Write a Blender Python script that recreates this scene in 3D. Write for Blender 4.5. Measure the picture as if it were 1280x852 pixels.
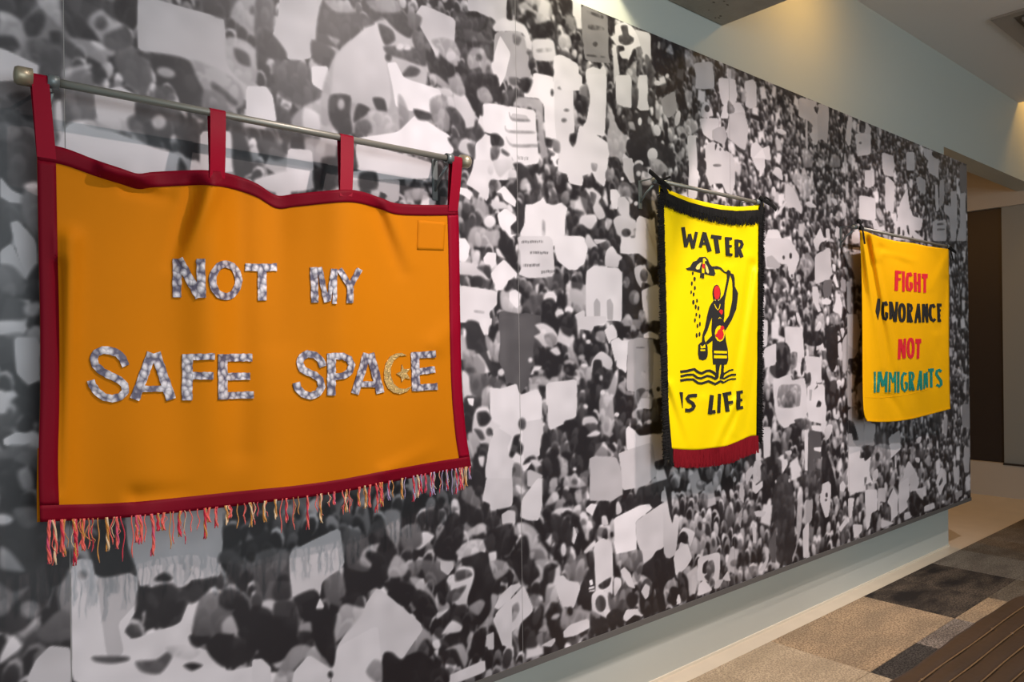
import bpy, bmesh, math, random
import numpy as np
from mathutils import Vector, Matrix
from mathutils.geometry import tessellate_polygon

for _o in list(bpy.data.objects):
    bpy.data.objects.remove(_o)
SC = bpy.context.scene
COL = SC.collection

# ------------------------------------------------------------------ camera
F = 938.0; PX, PY = 640.0, 439.0; ROLL = 0.012; DIST = 2.1; EYE = 1.5
_a = math.atan(1100.0 / F)
fw = np.array([math.cos(_a), math.sin(_a), 0.0])
r0 = np.array([math.sin(_a), -math.cos(_a), 0.0])
up = np.array([0, 0, 1.0])
cr = math.cos(ROLL) * r0 - math.sin(ROLL) * up
cu = math.sin(ROLL) * r0 + math.cos(ROLL) * up
CAM = np.array([0.0, -DIST, EYE])
cam = bpy.data.cameras.new('camera')
cam.sensor_width = 36.0
cam.lens = F / 1280.0 * 36.0
cam.shift_y = (PY - 426.0) / 1280.0
cam.clip_start = 0.02
camo = bpy.data.objects.new('camera', cam)
COL.objects.link(camo)
M = Matrix.Identity(4)
for i in range(3):
    M[i][0] = cr[i]; M[i][1] = cu[i]; M[i][2] = -fw[i]; M[i][3] = CAM[i]
camo.matrix_world = M
SC.camera = camo

SC.view_settings.view_transform = 'Standard'
SC.view_settings.look = 'None'
SC.view_settings.gamma = 1.0
SC.view_settings.exposure = 0.0

# ------------------------------------------------------------------ world and lights
W = bpy.data.worlds.new('world'); SC.world = W; W.use_nodes = True
W.node_tree.nodes['Background'].inputs[0].default_value = (0.74, 0.92, 1.0, 1)
W.node_tree.nodes['Background'].inputs[1].default_value = 0.29

def area(name, loc, aim, power, color, sx, sy, spread=180):
    l = bpy.data.lights.new(name, 'AREA'); l.shape = 'RECTANGLE'
    l.size = sx; l.size_y = sy; l.energy = power; l.color = color
    l.spread = math.radians(spread)
    o = bpy.data.objects.new(name, l); COL.objects.link(o)
    o.location = loc
    o.rotation_euler = (Vector(aim) - Vector(loc)).to_track_quat('-Z', 'Y').to_euler()
    return o
def spot(name, loc, aim, power, color, angle=70, blend=0.6, radius=0.04):
    l = bpy.data.lights.new(name, 'SPOT'); l.energy = power; l.color = color
    l.spot_size = math.radians(angle); l.spot_blend = blend; l.shadow_soft_size = radius
    o = bpy.data.objects.new(name, l); COL.objects.link(o)
    o.location = loc
    o.rotation_euler = (Vector(aim) - Vector(loc)).to_track_quat('-Z', 'Y').to_euler()
    return o
WARM = (1.0, 0.865, 0.82)
YEL = (1.0, 0.55, 0.11)
# track spots on the ceiling in front of the wall, then two added low fills
spot('spot_one', (1.9, -1.7, 3.6), (1.3, 0, 0.5), 235, WARM, 82, 0.95, 0.03)
spot('spot_two', (3.5, -1.6, 3.6), (3.0, 0, 0.5), 250, WARM, 82, 0.95, 0.03)
spot('spot_three', (4.85, -1.25, 3.5), (4.95, 0, 1.0), 175, WARM, 70, 0.9, 0.03)
spot('fill_low_one', (1.3, -1.9, 3.6), (1.25, 0, 0.4), 120, WARM, 52, 0.9, 0.03)  # added fill that brightens the bottom of the mural on the left
spot('fill_low_two', (3.9, -1.9, 3.6), (3.2, 0, 0.45), 80, WARM, 60, 0.9, 0.03)  # second added fill, lifts the lower mural further right
# warm lamps washing the wall above the mural
area('wash_one', (4.0, -0.45, 3.64), (3.9, 0.0, 3.4), 3.4, YEL, 0.25, 0.1)
area('wash_two', (1.9, -0.28, 3.6), (2.25, 0.07, 3.1), 11, (1.0, 0.93, 0.66), 0.3, 0.1, 100)
area('wash_far', (8.2, -0.3, 4.1), (8.25, 0.05, 3.4), 6, YEL, 0.2, 0.2)
area('recess_lamp', (6.6, 1.1, 3.1), (6.9, 0.5, 0.4), 14, (1.0, 0.46, 0.10), 0.3, 0.3)
# daylight from the open side of the hall behind the camera
area('hall_daylight', (1.2, -6.5, 2.0), (1.8, 0, 1.0), 135, (0.84, 0.94, 1.0), 5.0, 2.0)

# ------------------------------------------------------------------ helpers
def ray(px, py): return fw + cr * ((px - PX) / F) - cu * ((py - PY) / F)
def onY(px, py, y=0.0):
    d = ray(px, py); return CAM + d * ((y - CAM[1]) / d[1])
def onZ(px, py, z=0.0):
    d = ray(px, py); return CAM + d * ((z - CAM[2]) / d[2])

def srgb(r, g=None, b=None):
    if g is None: g = b = r
    f = lambda c: (c / 12.92 if c <= 0.04045 else ((c + 0.055) / 1.055) ** 2.4)
    return (f(r / 255.0), f(g / 255.0), f(b / 255.0), 1.0)

def mat(name, col, rough=0.6, metal=0.0, spec=0.5, bump=None, vary=None, sheen=0.0, coat=0.0):
    m = bpy.data.materials.new(name); m.use_nodes = True
    nt = m.node_tree; b = nt.nodes['Principled BSDF']
    b.inputs['Base Color'].default_value = col
    b.inputs['Roughness'].default_value = rough
    b.inputs['Metallic'].default_value = metal
    b.inputs['Specular IOR Level'].default_value = spec
    if sheen: b.inputs['Sheen Weight'].default_value = sheen
    if coat: b.inputs['Coat Weight'].default_value = coat
    tc = nt.nodes.new('ShaderNodeTexCoord')
    if vary:  # (scale, amount, stretch)
        mp = nt.nodes.new('ShaderNodeMapping'); nt.links.new(tc.outputs['Object'], mp.inputs['Vector'])
        if len(vary) > 2: mp.inputs['Scale'].default_value = vary[2]
        n = nt.nodes.new('ShaderNodeTexNoise'); n.inputs['Scale'].default_value = vary[0]; n.inputs['Detail'].default_value = 6
        nt.links.new(mp.outputs[0], n.inputs['Vector'])
        mr = nt.nodes.new('ShaderNodeMapRange'); nt.links.new(n.outputs['Fac'], mr.inputs['Value'])
        mr.inputs['From Min'].default_value = 0.25; mr.inputs['From Max'].default_value = 0.75
        mr.inputs['To Min'].default_value = 1 - vary[1]; mr.inputs['To Max'].default_value = 1 + vary[1]
        mx = nt.nodes.new('ShaderNodeVectorMath'); mx.operation = 'SCALE'
        mx.inputs[0].default_value = col[:3]; nt.links.new(mr.outputs[0], mx.inputs['Scale'])
        nt.links.new(mx.outputs[0], b.inputs['Base Color'])
    if bump:  # (scale, strength, distance)
        n2 = nt.nodes.new('ShaderNodeTexNoise'); n2.inputs['Scale'].default_value = bump[0]; n2.inputs['Detail'].default_value = 4
        nt.links.new(tc.outputs['Object'], n2.inputs['Vector'])
        bp = nt.nodes.new('ShaderNodeBump'); bp.inputs['Strength'].default_value = bump[1]; bp.inputs['Distance'].default_value = bump[2]
        nt.links.new(n2.outputs['Fac'], bp.inputs['Height']); nt.links.new(bp.outputs[0], b.inputs['Normal'])
    return m

def link(name, me, mats, parent=None):
    if not isinstance(mats, (list, tuple)): mats = [mats]
    for m in mats: me.materials.append(m)
    o = bpy.data.objects.new(name, me); COL.objects.link(o)
    if parent: o.parent = parent
    return o
def mesh(name, vs, fs, mats, parent=None, smooth=False, mi=None):
    me = bpy.data.meshes.new(name)
    me.from_pydata([tuple(map(float, v)) for v in vs], [], fs)
    if smooth: me.polygons.foreach_set('use_smooth', [True] * len(me.polygons))
    if mi: me.polygons.foreach_set('material_index', mi)
    me.update()
    return link(name, me, mats, parent)
def from_bm(name, bm, mats, parent=None, smooth=False):
    me = bpy.data.meshes.new(name); bm.to_mesh(me); bm.free()
    if smooth: me.polygons.foreach_set('use_smooth', [True] * len(me.polygons))
    return link(name, me, mats, parent)
def box(name, a, b, m, parent=None, bevel=0.0):
    bm = bmesh.new()
    bmesh.ops.create_cube(bm, size=1)
    for v in bm.verts:
        v.co = Vector([(a[i] + b[i]) / 2 + v.co[i] * (b[i] - a[i]) for i in range(3)])
    if bevel: bmesh.ops.bevel(bm, geom=bm.edges[:], offset=bevel, segments=2, affect='EDGES')
    return from_bm(name, bm, m, parent)
def empty(name, loc=(0, 0, 0)):
    o = bpy.data.objects.new(name, None); o.empty_display_size = 0.1
    COL.objects.link(o); o.location = loc
    return o
def tag(o, label=None, cat=None, group=None, kind=None):
    if label: o['label'] = label
    if cat: o['category'] = cat
    if group: o['group'] = group
    if kind: o['kind'] = kind
    return o
def adopt(root):  # keep children where they were built when the root Empty sits at the thing's base
    inv = Matrix.Translation(root.location).inverted()
    for c in list(root.children): c.matrix_parent_inverse = inv
def tube(pts, rads, n=8, cap=True):
    pts = [Vector(p) for p in pts]
    if not isinstance(rads, (list, tuple)): rads = [rads] * len(pts)
    vs, fs = [], []
    prev = None
    for i, p in enumerate(pts):
        t = (pts[min(i + 1, len(pts) - 1)] - pts[max(i - 1, 0)]).normalized()
        ref = prev if prev is not None else (Vector((0, 0, 1)) if abs(t.z) < 0.9 else Vector((1, 0, 0)))
        s = t.cross(ref)
        if s.length < 1e-6: s = t.cross(Vector((0, 1, 0)))
        s.normalize(); w = s.cross(t).normalized(); prev = w
        for k in range(n):
            a = 2 * math.pi * k / n
            vs.append(p + (s * math.cos(a) + w * math.sin(a)) * rads[i])
    for i in range(len(pts) - 1):
        for k in range(n):
            a, b = i * n + k, i * n + (k + 1) % n
            fs.append((a, b, b + n, a + n))
    if cap:
        fs.append(tuple(range(n - 1, -1, -1))); fs.append(tuple(range((len(pts) - 1) * n, len(pts) * n)))
    return vs, fs
def merge(parts):
    vs, fs, mi = [], [], []
    for k, (v, f) in enumerate(parts):
        o = len(vs); vs += list(v); fs += [tuple(i + o for i in q) for q in f]
        mi += [k] * len(f)
    return vs, fs, mi
MURAL = '''
@0,0,4
B 120 -200,-200 310,-200 318,1000 -200,1000
B 75 -100,-100 230,-100 150,60 60,120 -100,90
B 175 190,-20 305,-20 305,130 250,80 200,30
B 150 0,70 90,90 130,170 110,260 60,330 0,300
B 190 0,55 90,100 60,110 0,95
B 70 120,110 200,50 228,90 200,170 140,180
B 70 -50,190 60,180 98,230 60,260 -50,250
B 85 150,200 300,210 308,360 220,330 150,280
P 200 -100,235 10,240 200,330 195,370 150,400 -100,410
B 60 40,480 150,460 200,520 190,600 120,590
B 75 -100,500 80,520 120,640 180,700 180,852 -100,852
B 130 -50,610 60,620 110,660 60,700 -50,690
B 70 250,160 305,160 305,215 255,210
B 70 205,320 300,300 312,500 312,720 280,700 270,500 200,400
B 195 275,515 312,515 316,690 280,640
B 75 312,-50 520,-50 500,90 420,190 330,150
B 70 430,150 520,120 540,190 470,210 410,190
B 165 450,80 530,40 600,100 620,200 540,240 470,160 440,120
o 90 505,115,30,35
B 90 500,20 620,20 640,110 560,90
B 65 590,-80 690,-80 688,120 640,140 570,60
B 85 530,170 620,140 668,215 600,262 520,230
B 150 350,190 470,205 540,260 530,330 470,300 370,240
B 95 312,190 400,250 410,290 320,280
o 200 490,228,38,14,30
B 110 580,260 690,240 760,330 745,440 700,460 640,420 580,340
o 60 492,375,38,52
B 180 320,350 450,320 440,350 330,400
B 130 320,400 440,350 500,560 400,640 320,560
P 195 470,460 600,430 690,480 680,520 690,600 640,640 500,620 480,560
B 95 320,500 360,560 390,660 360,690 322,640
P 185 690,-50 800,0 930,40 1120,90 1130,200 1200,300 1280,430 1280,520 1180,480 1080,430 960,320 860,290 690,250 685,130
B 160 940,300 1100,350 1200,420 1220,520 1130,560 1020,480
B 60 690,262 850,275 945,305 985,390 1035,490 1035,600 950,560 850,420 780,330
B 85 700,290 745,350 735,500 770,640 790,720 720,640 680,520 690,480
o 175 830,362,48,26,15
B 90 780,430 850,440 880,500 780,500
B 85 1070,410 1180,500 1170,525 1060,440
B 130 1020,450 1120,480 1140,580 1020,560
B 205 320,640 430,600 560,650 760,730 920,780 1000,860 320,860
B 180 430,610 640,600 700,680 600,660 480,640
B 110 640,590 700,580 740,720 650,650
B 75 690,510 830,510 870,560 820,690 770,730 730,640 680,590
o 185 795,610,36,36
B 70 890,600 980,590 1000,700 985,770 930,780 880,690
B 100 830,540 900,540 890,640 840,600
P 205 1000,655 1160,655 1180,860 1000,860
B 60 1150,560 1210,640 1260,800 1250,860 1170,860 1160,700
B 175 1130,190 1220,200 1280,260 1280,430 1200,400 1140,320
B 95 1170,240 1240,270 1250,330 1190,310
B 80 1000,-50 1200,-50 1180,60 1100,90 1020,40
B 70 900,790 930,830 930,860 890,860
B 170 1190,0 1280,-40 1280,180 1220,140 1150,80
o 90 1262,50,16,24
@320,0,4
B 110 0,0 90,0 80,160 0,220
P 190 125,-100 335,-100 330,90 280,290 180,310 100,240 80,180 110,80
B 65 335,0 450,30 500,150 430,230 360,230 300,200
B 65 280,200 390,250 380,320 290,310
B 170 390,10 450,20 440,50 400,40
B 150 360,180 420,200 400,230
B 70 30,140 90,180 150,260 140,300 40,280 0,230
B 85 90,310 240,310 320,420 330,490 250,530 130,490 90,400
B 70 100,530 190,570 200,650 150,730 100,620
B 170 240,530 400,480 370,680 200,650 180,590
B 200 240,540 310,570 320,650 240,640
P 215 -50,430 50,430 85,480 105,615 -50,615
P 215 275,330 360,330 370,440 340,460 280,420
B 175 600,105 700,110 860,260 850,440 840,690 650,690 380,640 320,520 380,300 480,200
B 195 600,115 640,240 665,540 400,480 380,430 400,280 500,180
B 70 615,120 680,150 695,200 650,225 625,180
B 100 650,230 850,250 850,330 750,300 660,270
o 210 720,235,20,16
o 210 757,240,18,14
B 85 740,255 800,265 800,310 760,300
B 75 730,380 770,330 820,350 800,380
o 65 662,287,16,20
P 228 655,315 700,310 740,390 930,450 925,500 890,575 700,540 680,420
B 60 370,480 470,480 470,570 480,660 430,680 370,600
o 170 425,522,18,28
B 60 510,520 570,550 490,610
B 65 585,490 640,495 655,560 640,595 600,540
B 110 500,610 560,600 580,660 500,685
B 180 560,560 660,560 690,640 600,630
B 150 710,480 735,490 765,570 755,650 720,640
o 70 707,675,11,18
P 228 710,660 800,570 975,680 990,760 930,800 560,700 500,690
B 60 790,545 880,570 870,600 810,595
B 70 640,35 720,40 785,130 770,190 700,150 640,80
B 75 470,60 560,80 590,120 500,140 450,90
B 165 340,0 440,0 500,60 400,60
B 150 550,0 700,0 720,60 600,60
B 110 780,170 840,150 880,200 860,300 800,250
P 205 790,80 830,20 1000,95 990,240 930,200 900,280 870,220
B 120 770,60 830,90 800,160 760,120
B 60 850,250 910,290 920,220 950,240 990,340 930,400 870,370
B 170 880,200 950,190 1020,230 1010,330 940,290 900,240
o 200 975,280,26,26
B 60 1010,60 1130,70 1140,130 1060,120
B 70 1005,110 1060,150 1170,200 1185,290 1150,300 1090,230 1010,210
B 60 1130,80 1190,100 1190,160 1140,200
B 170 1070,240 1160,250 1180,320 1110,340 1060,300
B 60 1010,310 1090,400 1100,340 1140,370 1150,420 1210,450 1200,500 1130,570 1070,510 1040,430
o 60 932,400,26,30
B 175 860,380 900,370 980,430 1000,370 1040,420 1040,500 960,460
B 200 920,440 980,450 980,490 940,490
P 220 1135,510 1280,540 1280,680 1190,660 1140,660 1090,700
B 190 960,480 1060,500 1100,580 1090,680 1020,640 960,560
B 75 955,540 990,540 1045,600 1040,660 1090,600 1140,660 1110,710 1000,640
B 160 1105,440 1170,440 1180,510 1110,490
B 150 870,500 950,480 970,600 960,660 890,620
B 65 960,690 1030,690 1030,740 990,740
B 60 1020,760 1090,770 1090,852 1060,852
P 220 1100,700 1280,640 1280,900 1080,900
B 60 1175,665 1235,690 1230,730 1180,730
B 160 250,690 400,720 380,852 330,852 260,780
B 70 330,790 415,790 415,860 340,860
P 205 500,700 900,820 890,860 500,860
P 200 160,740 280,750 290,860 150,860
B 80 10,690 110,720 150,780 90,800 30,740
B 60 485,735 510,830 490,840
@560,0,7.96
P 205 190,-100 590,-100 580,160 600,300 460,310 470,200 370,150 280,110 200,110
P 165 465,318 720,318 780,420 830,760 740,790 570,760 620,530 450,600
B 130 650,340 730,380 700,450 650,420
P 222 520,355 625,530 570,760 520,860 490,860 425,640 450,580 500,400
B 80 100,120 240,170 360,170 355,270 290,310 160,260 100,180
B 75 80,220 150,230 170,300 100,310
B 110 160,290 330,330 440,430 300,410 180,400
B 75 75,400 180,440 260,500 350,420 440,470 450,600 400,610 340,480 200,600 140,560
B 75 330,310 400,270 450,330 450,400 390,390
B 75 415,170 480,230 440,270 410,260
B 165 220,500 330,480 370,560 430,620 400,780 340,740 320,680 210,700 190,600
o 90 308,572,32,36
B 75 100,620 180,630 230,700 320,670 350,780 450,770 500,860 150,860 120,790 200,720
B 110 385,660 420,660 430,780 380,730
B 215 450,250 560,180 760,250 830,420 830,500 780,470 740,330 480,310
B 60 590,50 640,60 640,190 590,180
B 90 600,-20 700,-20 720,150 650,150 620,60
B 190 700,60 760,20 860,100 840,140 740,130
B 175 760,-20 980,-20 1040,120 1000,210 900,260 870,180 900,100 840,70
o 95 865,70,22,26
B 58 780,100 850,130 880,240 1020,210 1050,340 960,390 840,380 820,280 770,180
o 50 1005,315,42,42
B 65 1050,30 1120,150 1140,250 1080,230 1050,130
B 50 1120,-20 1240,-20 1230,130 1160,130 1110,80
o 60 1230,265,34,50
P 205 1235,-50 1300,-50 1300,170 1240,160
o 195 1160,420,62,88,-15
B 70 1060,380 1100,490 1250,560 1260,600 1180,560 1070,530
B 205 840,400 930,385 1040,400 1065,480 1060,600 870,600 840,500
B 165 890,490 1020,480 1020,510 890,520
P 218 1050,560 1120,540 1300,640 1300,900 1050,900
B 60 880,610 980,620 1050,690 1040,750 930,710 890,660
P 226 850,720 1040,760 1060,900 820,900
o 72 835,640,36,60
o 80 810,520,26,22
B 85 610,770 700,780 690,850 620,840
B 75 730,780 810,780 800,870 720,870
@560,100,7.96
P 226 350,225 450,235 620,260 870,300 880,520 910,830 680,860 540,560 370,520 345,400
B 165 700,170 910,190 945,260 955,540 1000,730 930,780 900,600 870,300 680,260
P 228 755,120 860,0 1060,0 1080,420 1120,600 1110,860 1060,860 970,600 955,250 900,180 760,170
P 212 1055,0 1240,0 1260,540 1200,600 1300,700 1300,900 1110,900 1060,400
o 100 1120,80,26,12
o 100 1180,300,26,12
o 130 1155,400,26,20
o 70 1036,125,14,34
P 190 640,330 780,350 820,410 700,390 620,380
B 130 610,325 640,380 800,395 800,412 640,400
B 150 570,460 600,500 840,510 840,530 600,520
B 150 580,570 640,640 880,640 880,665 640,660
B 160 690,760 800,770 800,785 690,780
B 60 430,540 500,540 550,610 545,650 440,640
B 70 540,685 610,735 590,755 535,720
B 120 425,680 490,650 520,700 480,800 430,790
P 222 370,530 420,560 415,760 440,860 255,860 275,640
B 60 200,-50 480,-50 520,120 650,100 620,250 540,240 450,200 400,100 340,80 290,120 340,230 345,350 290,330 190,240 170,80
B 160 300,90 370,70 440,170 430,220 340,230 290,160
B 205 60,100 170,150 260,330 260,460 210,510 160,420 70,260
B 165 0,-20 120,-20 170,120 120,160 30,100
B 75 -20,280 80,290 160,400 180,480 260,470 360,530 280,610 190,560 120,550 30,380
B 85 40,600 130,570 150,640 90,690
B 195 130,600 190,580 250,640 260,760 150,730 100,680
B 90 190,640 260,640 268,780 220,740
B 90 570,120 660,95 640,190 620,250 570,240
B 60 725,0 840,0 800,120 740,110
B 65 965,575 1050,600 1030,670 980,660
B 120 1040,590 1110,620 1110,720 1050,700
B 80 990,690 1060,730 1040,760 1000,745
o 228 1040,780,20,22
o 60 1098,815,18,26
B 80 1215,540 1280,540 1280,600 1245,660 1215,610
B 75 650,830 720,830 760,870 650,870
@700,0,7.96
B 60 0,0 120,20 110,150 40,130 0,60
P 205 125,-50 205,-50 215,190 130,160
B 110 40,150 120,150 160,230 130,310 80,270
P 138 205,40 480,160 490,560 500,630 330,620 250,590 225,440
B 100 280,110 420,150 420,185 280,130
B 112 290,240 430,270 430,300 290,290
o 105 350,440,26,26
B 112 280,540 440,560 440,575 280,560
o 190 50,420,58,80,-10
B 75 0,500 90,520 140,590 90,600 0,540
B 65 160,380 230,430 225,470 170,440
B 70 210,590 270,610 250,660 210,630
B 65 330,620 410,630 410,660 340,650
P 208 260,690 330,660 400,690 430,640 460,700 465,900 270,900 255,740
P 215 0,540 110,590 150,700 220,760 220,900 0,900
B 60 480,165 540,190 530,280 520,360 480,320
B 60 485,370 525,440 515,600 485,560
B 205 550,250 640,220 730,280 800,400 800,460 720,500 700,650 570,760 540,880 530,560 515,480 560,450 505,370 545,340
P 200 740,290 900,330 905,590 830,540 800,450 780,380
B 100 605,260 670,255 685,340 735,380 720,430 650,450 590,420 585,360 620,340
B 60 565,460 630,460 640,500 590,520 620,580 680,600 660,780 600,760 585,660 570,560
B 60 700,560 755,480 760,520 740,580 690,680 670,650
B 165 690,680 760,600 800,640 800,740 770,820 720,800
o 190 690,720,34,40
B 60 770,600 805,600 805,750 760,750
B 140 770,470 815,490 810,640 760,570
B 90 850,540 900,590 930,700 950,860 880,830 840,700
P 205 780,800 860,780 880,900 770,900
P 205 590,780 710,780 710,900 560,900
B 48 905,340 960,370 1060,400 1230,470 1250,600 1240,800 1180,860 1090,780 960,720 910,600
B 165 1100,440 1130,540 1050,510
o 180 1070,750,18,20
o 170 985,450,14,40
@700,100,7.96
P 212 270,-60 465,-60 460,250 450,480 440,560 360,545 470,620 500,680 470,860 110,860 130,680 170,560 190,460 260,420 300,200
B 65 165,230 290,190 275,290 235,360 180,310
B 100 200,80 270,50 290,180 210,200
B 55 170,380 240,400 225,455 185,430
B 65 100,560 165,520 160,610 130,660 95,610
B 60 465,130 510,140 560,0 580,0 560,260 520,290 470,220
B 170 490,330 540,350 550,420 600,500 670,550 660,700 620,780 580,850 500,760 470,600 480,440
B 75 455,380 490,390 485,480 460,470
P 208 550,-50 710,-50 715,280 640,270 560,230
P 205 780,-50 870,-50 870,200 890,300 800,305 760,270
B 100 715,50 780,90 770,260 720,280
B 60 560,340 620,380 650,290 600,270 700,280 730,360 660,540 600,500 555,420
B 55 740,340 870,320 900,420 930,560 1000,620 1120,700 1130,860 840,860 740,830 660,700 670,600 720,570 700,460
o 215 795,412,20,40
B 190 680,420 730,420 750,500 700,480
o 205 965,500,36,60,-15
B 165 880,360 920,400 910,440 875,430
B 55 875,130 940,120 950,240 900,270 875,220
B 50 920,60 1000,50 1150,0 1130,100 1070,120 1000,170 930,130
P 150 1000,190 1140,105 1170,270 1140,340 1080,380 1030,330
B 185 955,240 1010,250 1020,330 990,400 950,370
o 205 920,740,52,66
o 200 785,830,44,34
o 205 970,30,36,26,20
B 60 1150,100 1220,60 1280,300 1230,420 1180,340
o 195 1170,380,28,80,10
o 170 1110,540,34,80
B 185 1160,480 1220,460 1270,560 1200,600
o 70 1225,558,30,30
o 150 1190,760,36,60,30
P 205 630,720 740,830 740,860 630,860
@570,200,7.96
P 215 180,0 360,0 370,130 330,250 325,380 300,410 250,340 170,280 100,240 160,100
o 85 372,250,46,56
o 200 345,95,30,50
B 200 380,0 600,0 600,80 520,100 440,170 390,100
B 205 540,90 600,100 620,160 560,190 520,160
B 145 520,180 600,190 560,250 540,240
B 60 570,40 640,30 720,90 790,130 820,240 840,330 790,380 750,290 700,200 650,170 640,260 600,380 690,470 680,600 690,690 610,740 545,670 600,600 580,440 560,340 510,280 600,200 600,110
B 60 720,90 780,45 800,110 770,180
o 80 745,390,54,46
B 190 650,200 700,180 740,260 690,300 640,290
P 228 480,250 600,400 590,470 480,400 450,330 400,320
B 200 330,400 480,420 520,480 430,490 370,480
o 70 333,410,20,28
o 80 168,390,20,34,15
B 80 60,430 140,440 180,500 240,540 270,600 230,620 180,540 90,520
B 75 60,620 180,570 250,620 230,670 150,660 160,740 130,800 60,700 45,660
B 160 170,370 300,430 330,540 270,570 180,480
P 225 20,270 110,280 160,330 140,400 70,350 20,330
P 230 410,540 490,475 600,560 600,600 540,660 550,740 600,740 530,780 480,720 430,640
o 215 335,610,60,66
B 170 150,680 250,660 330,700 430,700 450,850 130,850
B 60 440,720 490,710 570,850 460,850
P 224 690,440 760,440 840,400 865,365 900,430 960,445 1060,420 1110,480 1090,560 1080,780 1000,860 650,800 640,720 680,640
B 175 860,600 885,620 885,740 860,740
B 60 850,120 910,150 955,190 940,215 870,200
B 80 880,240 940,240 1000,330 1060,310 1020,420 960,440 900,400 950,350
B 55 1015,150 1140,130 1110,200 1100,300 1020,320
o 60 1180,340,40,60,-25
B 60 1100,90 1145,140 1100,160 1070,100
B 75 1100,620 1150,540 1240,500 1280,540 1200,650 1120,690
B 60 1200,660 1280,640 1280,760 1230,740
o 130 1090,380,44,70
@690,200,7.96
P 213 60,-20 560,-20 540,180 520,270 440,200 400,130 320,150 300,260 170,230 150,140 60,110
B 55 310,160 370,160 400,130 440,220 520,300 500,370 440,310 400,250 330,220
o 145 565,150,36,66
B 55 560,-20 660,-20 720,140 740,200 690,210 640,160 600,60
o 215 700,187,16,20
P 190 705,-20 800,-20 815,120 830,220 780,230 710,100
B 60 815,60 870,30 920,80 950,200 980,300 990,500 960,590 870,560 800,560 770,440 870,420 890,350 830,240 810,120
o 175 860,135,24,28
B 130 680,220 760,230 830,340 770,370 680,330
o 50 830,365,52,40
o 200 835,432,20,22
B 185 900,110 990,150 1000,220 960,250 890,240
B 150 960,0 1080,0 1180,120 1120,120 1040,180
B 160 390,30 450,40 440,110 400,100
P 222 580,290 640,290 680,350 650,490 600,480 580,380
P 205 660,370 720,360 770,420 770,560 720,600 670,520 650,440
B 60 470,400 510,390 560,480 660,510 620,590 560,580 510,500
B 200 340,290 420,290 490,360 460,420 500,470 530,560 480,600 440,560 400,480 370,380
B 75 275,320 330,310 390,380 410,530 350,545 300,440
B 120 380,320 440,340 430,420 400,460
o 55 220,340,36,50,-25
B 190 180,400 240,410 300,490 240,500 190,470
B 60 135,650 150,550 240,490 310,540 240,640 170,700
B 205 300,550 430,545 445,640 390,690 320,660 270,620
B 60 240,690 300,640 380,700 450,610 530,590 560,680 620,620 640,760 590,840 540,770 440,810 320,750
B 190 540,580 600,600 560,700 530,660
B 195 610,600 680,550 830,600 830,740 680,760 640,700
B 155 810,690 880,680 905,740 840,790
P 215 840,590 870,550 990,600 1020,560 1040,860 680,860 700,770 830,780
o 48 738,722,48,42
B 195 340,750 370,740 410,800 450,860 330,860
B 140 490,800 540,780 590,860 480,860
@570,300,7.96
P 228 20,-20 90,-20 140,60 120,180 70,240 20,190
P 226 270,180 310,120 400,125 400,240 350,290 280,230
B 215 400,80 470,100 500,150 480,190 410,150
B 75 410,170 480,190 410,240
B 190 150,100 240,110 230,240 180,250 150,180
B 200 20,210 200,240 280,320 330,400 130,350 20,340
B 75 210,270 330,250 350,320 330,380 280,330
o 70 215,412,80,58
B 80 20,350 90,370 110,440 20,430
P 222 345,330 420,240 480,190 610,330 600,380 520,400 490,500 400,500 370,420
o 65 355,455,28,38
P 212 20,445 410,505 410,640 330,720 355,860 230,860 130,820 30,820
B 150 190,700 270,710 270,725 190,715
o 48 428,590,16,74
B 190 450,500 560,490 650,560 650,720 560,730 470,700 440,620
P 224 530,520 590,490 650,540 650,630 600,680 530,600
B 70 480,480 580,370 570,460 510,515
B 55 440,-20 540,-20 575,80 580,180 650,280 620,330 560,260 480,170 420,60
P 208 605,-40 960,-40 985,360 880,370 720,380 620,340 650,280 640,120
B 110 655,10 870,5 870,20 655,22
B 110 740,118 905,115 905,130 740,132
B 110 670,242 830,235 830,250 670,255
B 110 850,308 970,298 970,312 850,318
P 224 985,-40 1280,-40 1280,200 1200,300 1120,290 1000,190
B 110 630,400 720,420 770,500 740,520 640,460
B 50 655,540 700,520 715,560 700,640 660,660 640,620
P 78 430,700 640,735 700,720 860,760 860,1300 600,1200 420,900
B 90 660,640 760,560 900,520 900,600 860,700 700,720
o 215 940,580,70,76
B 48 860,620 960,580 1010,680 1010,860 860,860
B 110 890,380 960,380 980,480 900,480
o 48 852,470,30,38
B 100 970,340 1060,340 1080,460 1010,560 960,450
B 45 1010,560 1100,540 1100,660 1020,690
o 50 1098,345,28,88,-5
o 65 1205,430,60,90
B 165 1150,490 1220,490 1280,560 1280,700 1200,720 1150,620
o 222 1125,695,44,40
o 215 1030,730,44,46
B 45 1060,780 1110,710 1190,760 1190,860 1060,860
P 205 1180,740 1280,690 1280,860 1200,860
@690,300,7.96
P 225 20,-40 300,-40 360,80 320,240 240,280 170,300 60,210 30,120
B 55 370,110 430,65 460,130 460,190 540,240 520,260 420,240 380,300 360,240
B 90 490,30 550,20 560,80 500,90
B 205 545,100 600,60 650,130 700,170 670,210 660,270 540,260 525,190
P 216 340,310 420,250 520,270 660,275 700,330 695,810 610,800 550,800 520,850 350,850 335,700
P 170 415,620 445,575 480,620 480,780 450,830 420,800
P 170 545,600 580,580 610,640 605,800 550,790
B 50 665,240 740,150 800,200 840,380 885,480 900,640 850,840 750,720 700,750 700,480 710,330 670,290
o 125 740,420,34,60
o 130 820,570,56,76
o 62 868,190,52,56,-20
B 195 820,280 900,250 980,340 1000,440 900,480 840,400
o 110 915,350,40,66
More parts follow.
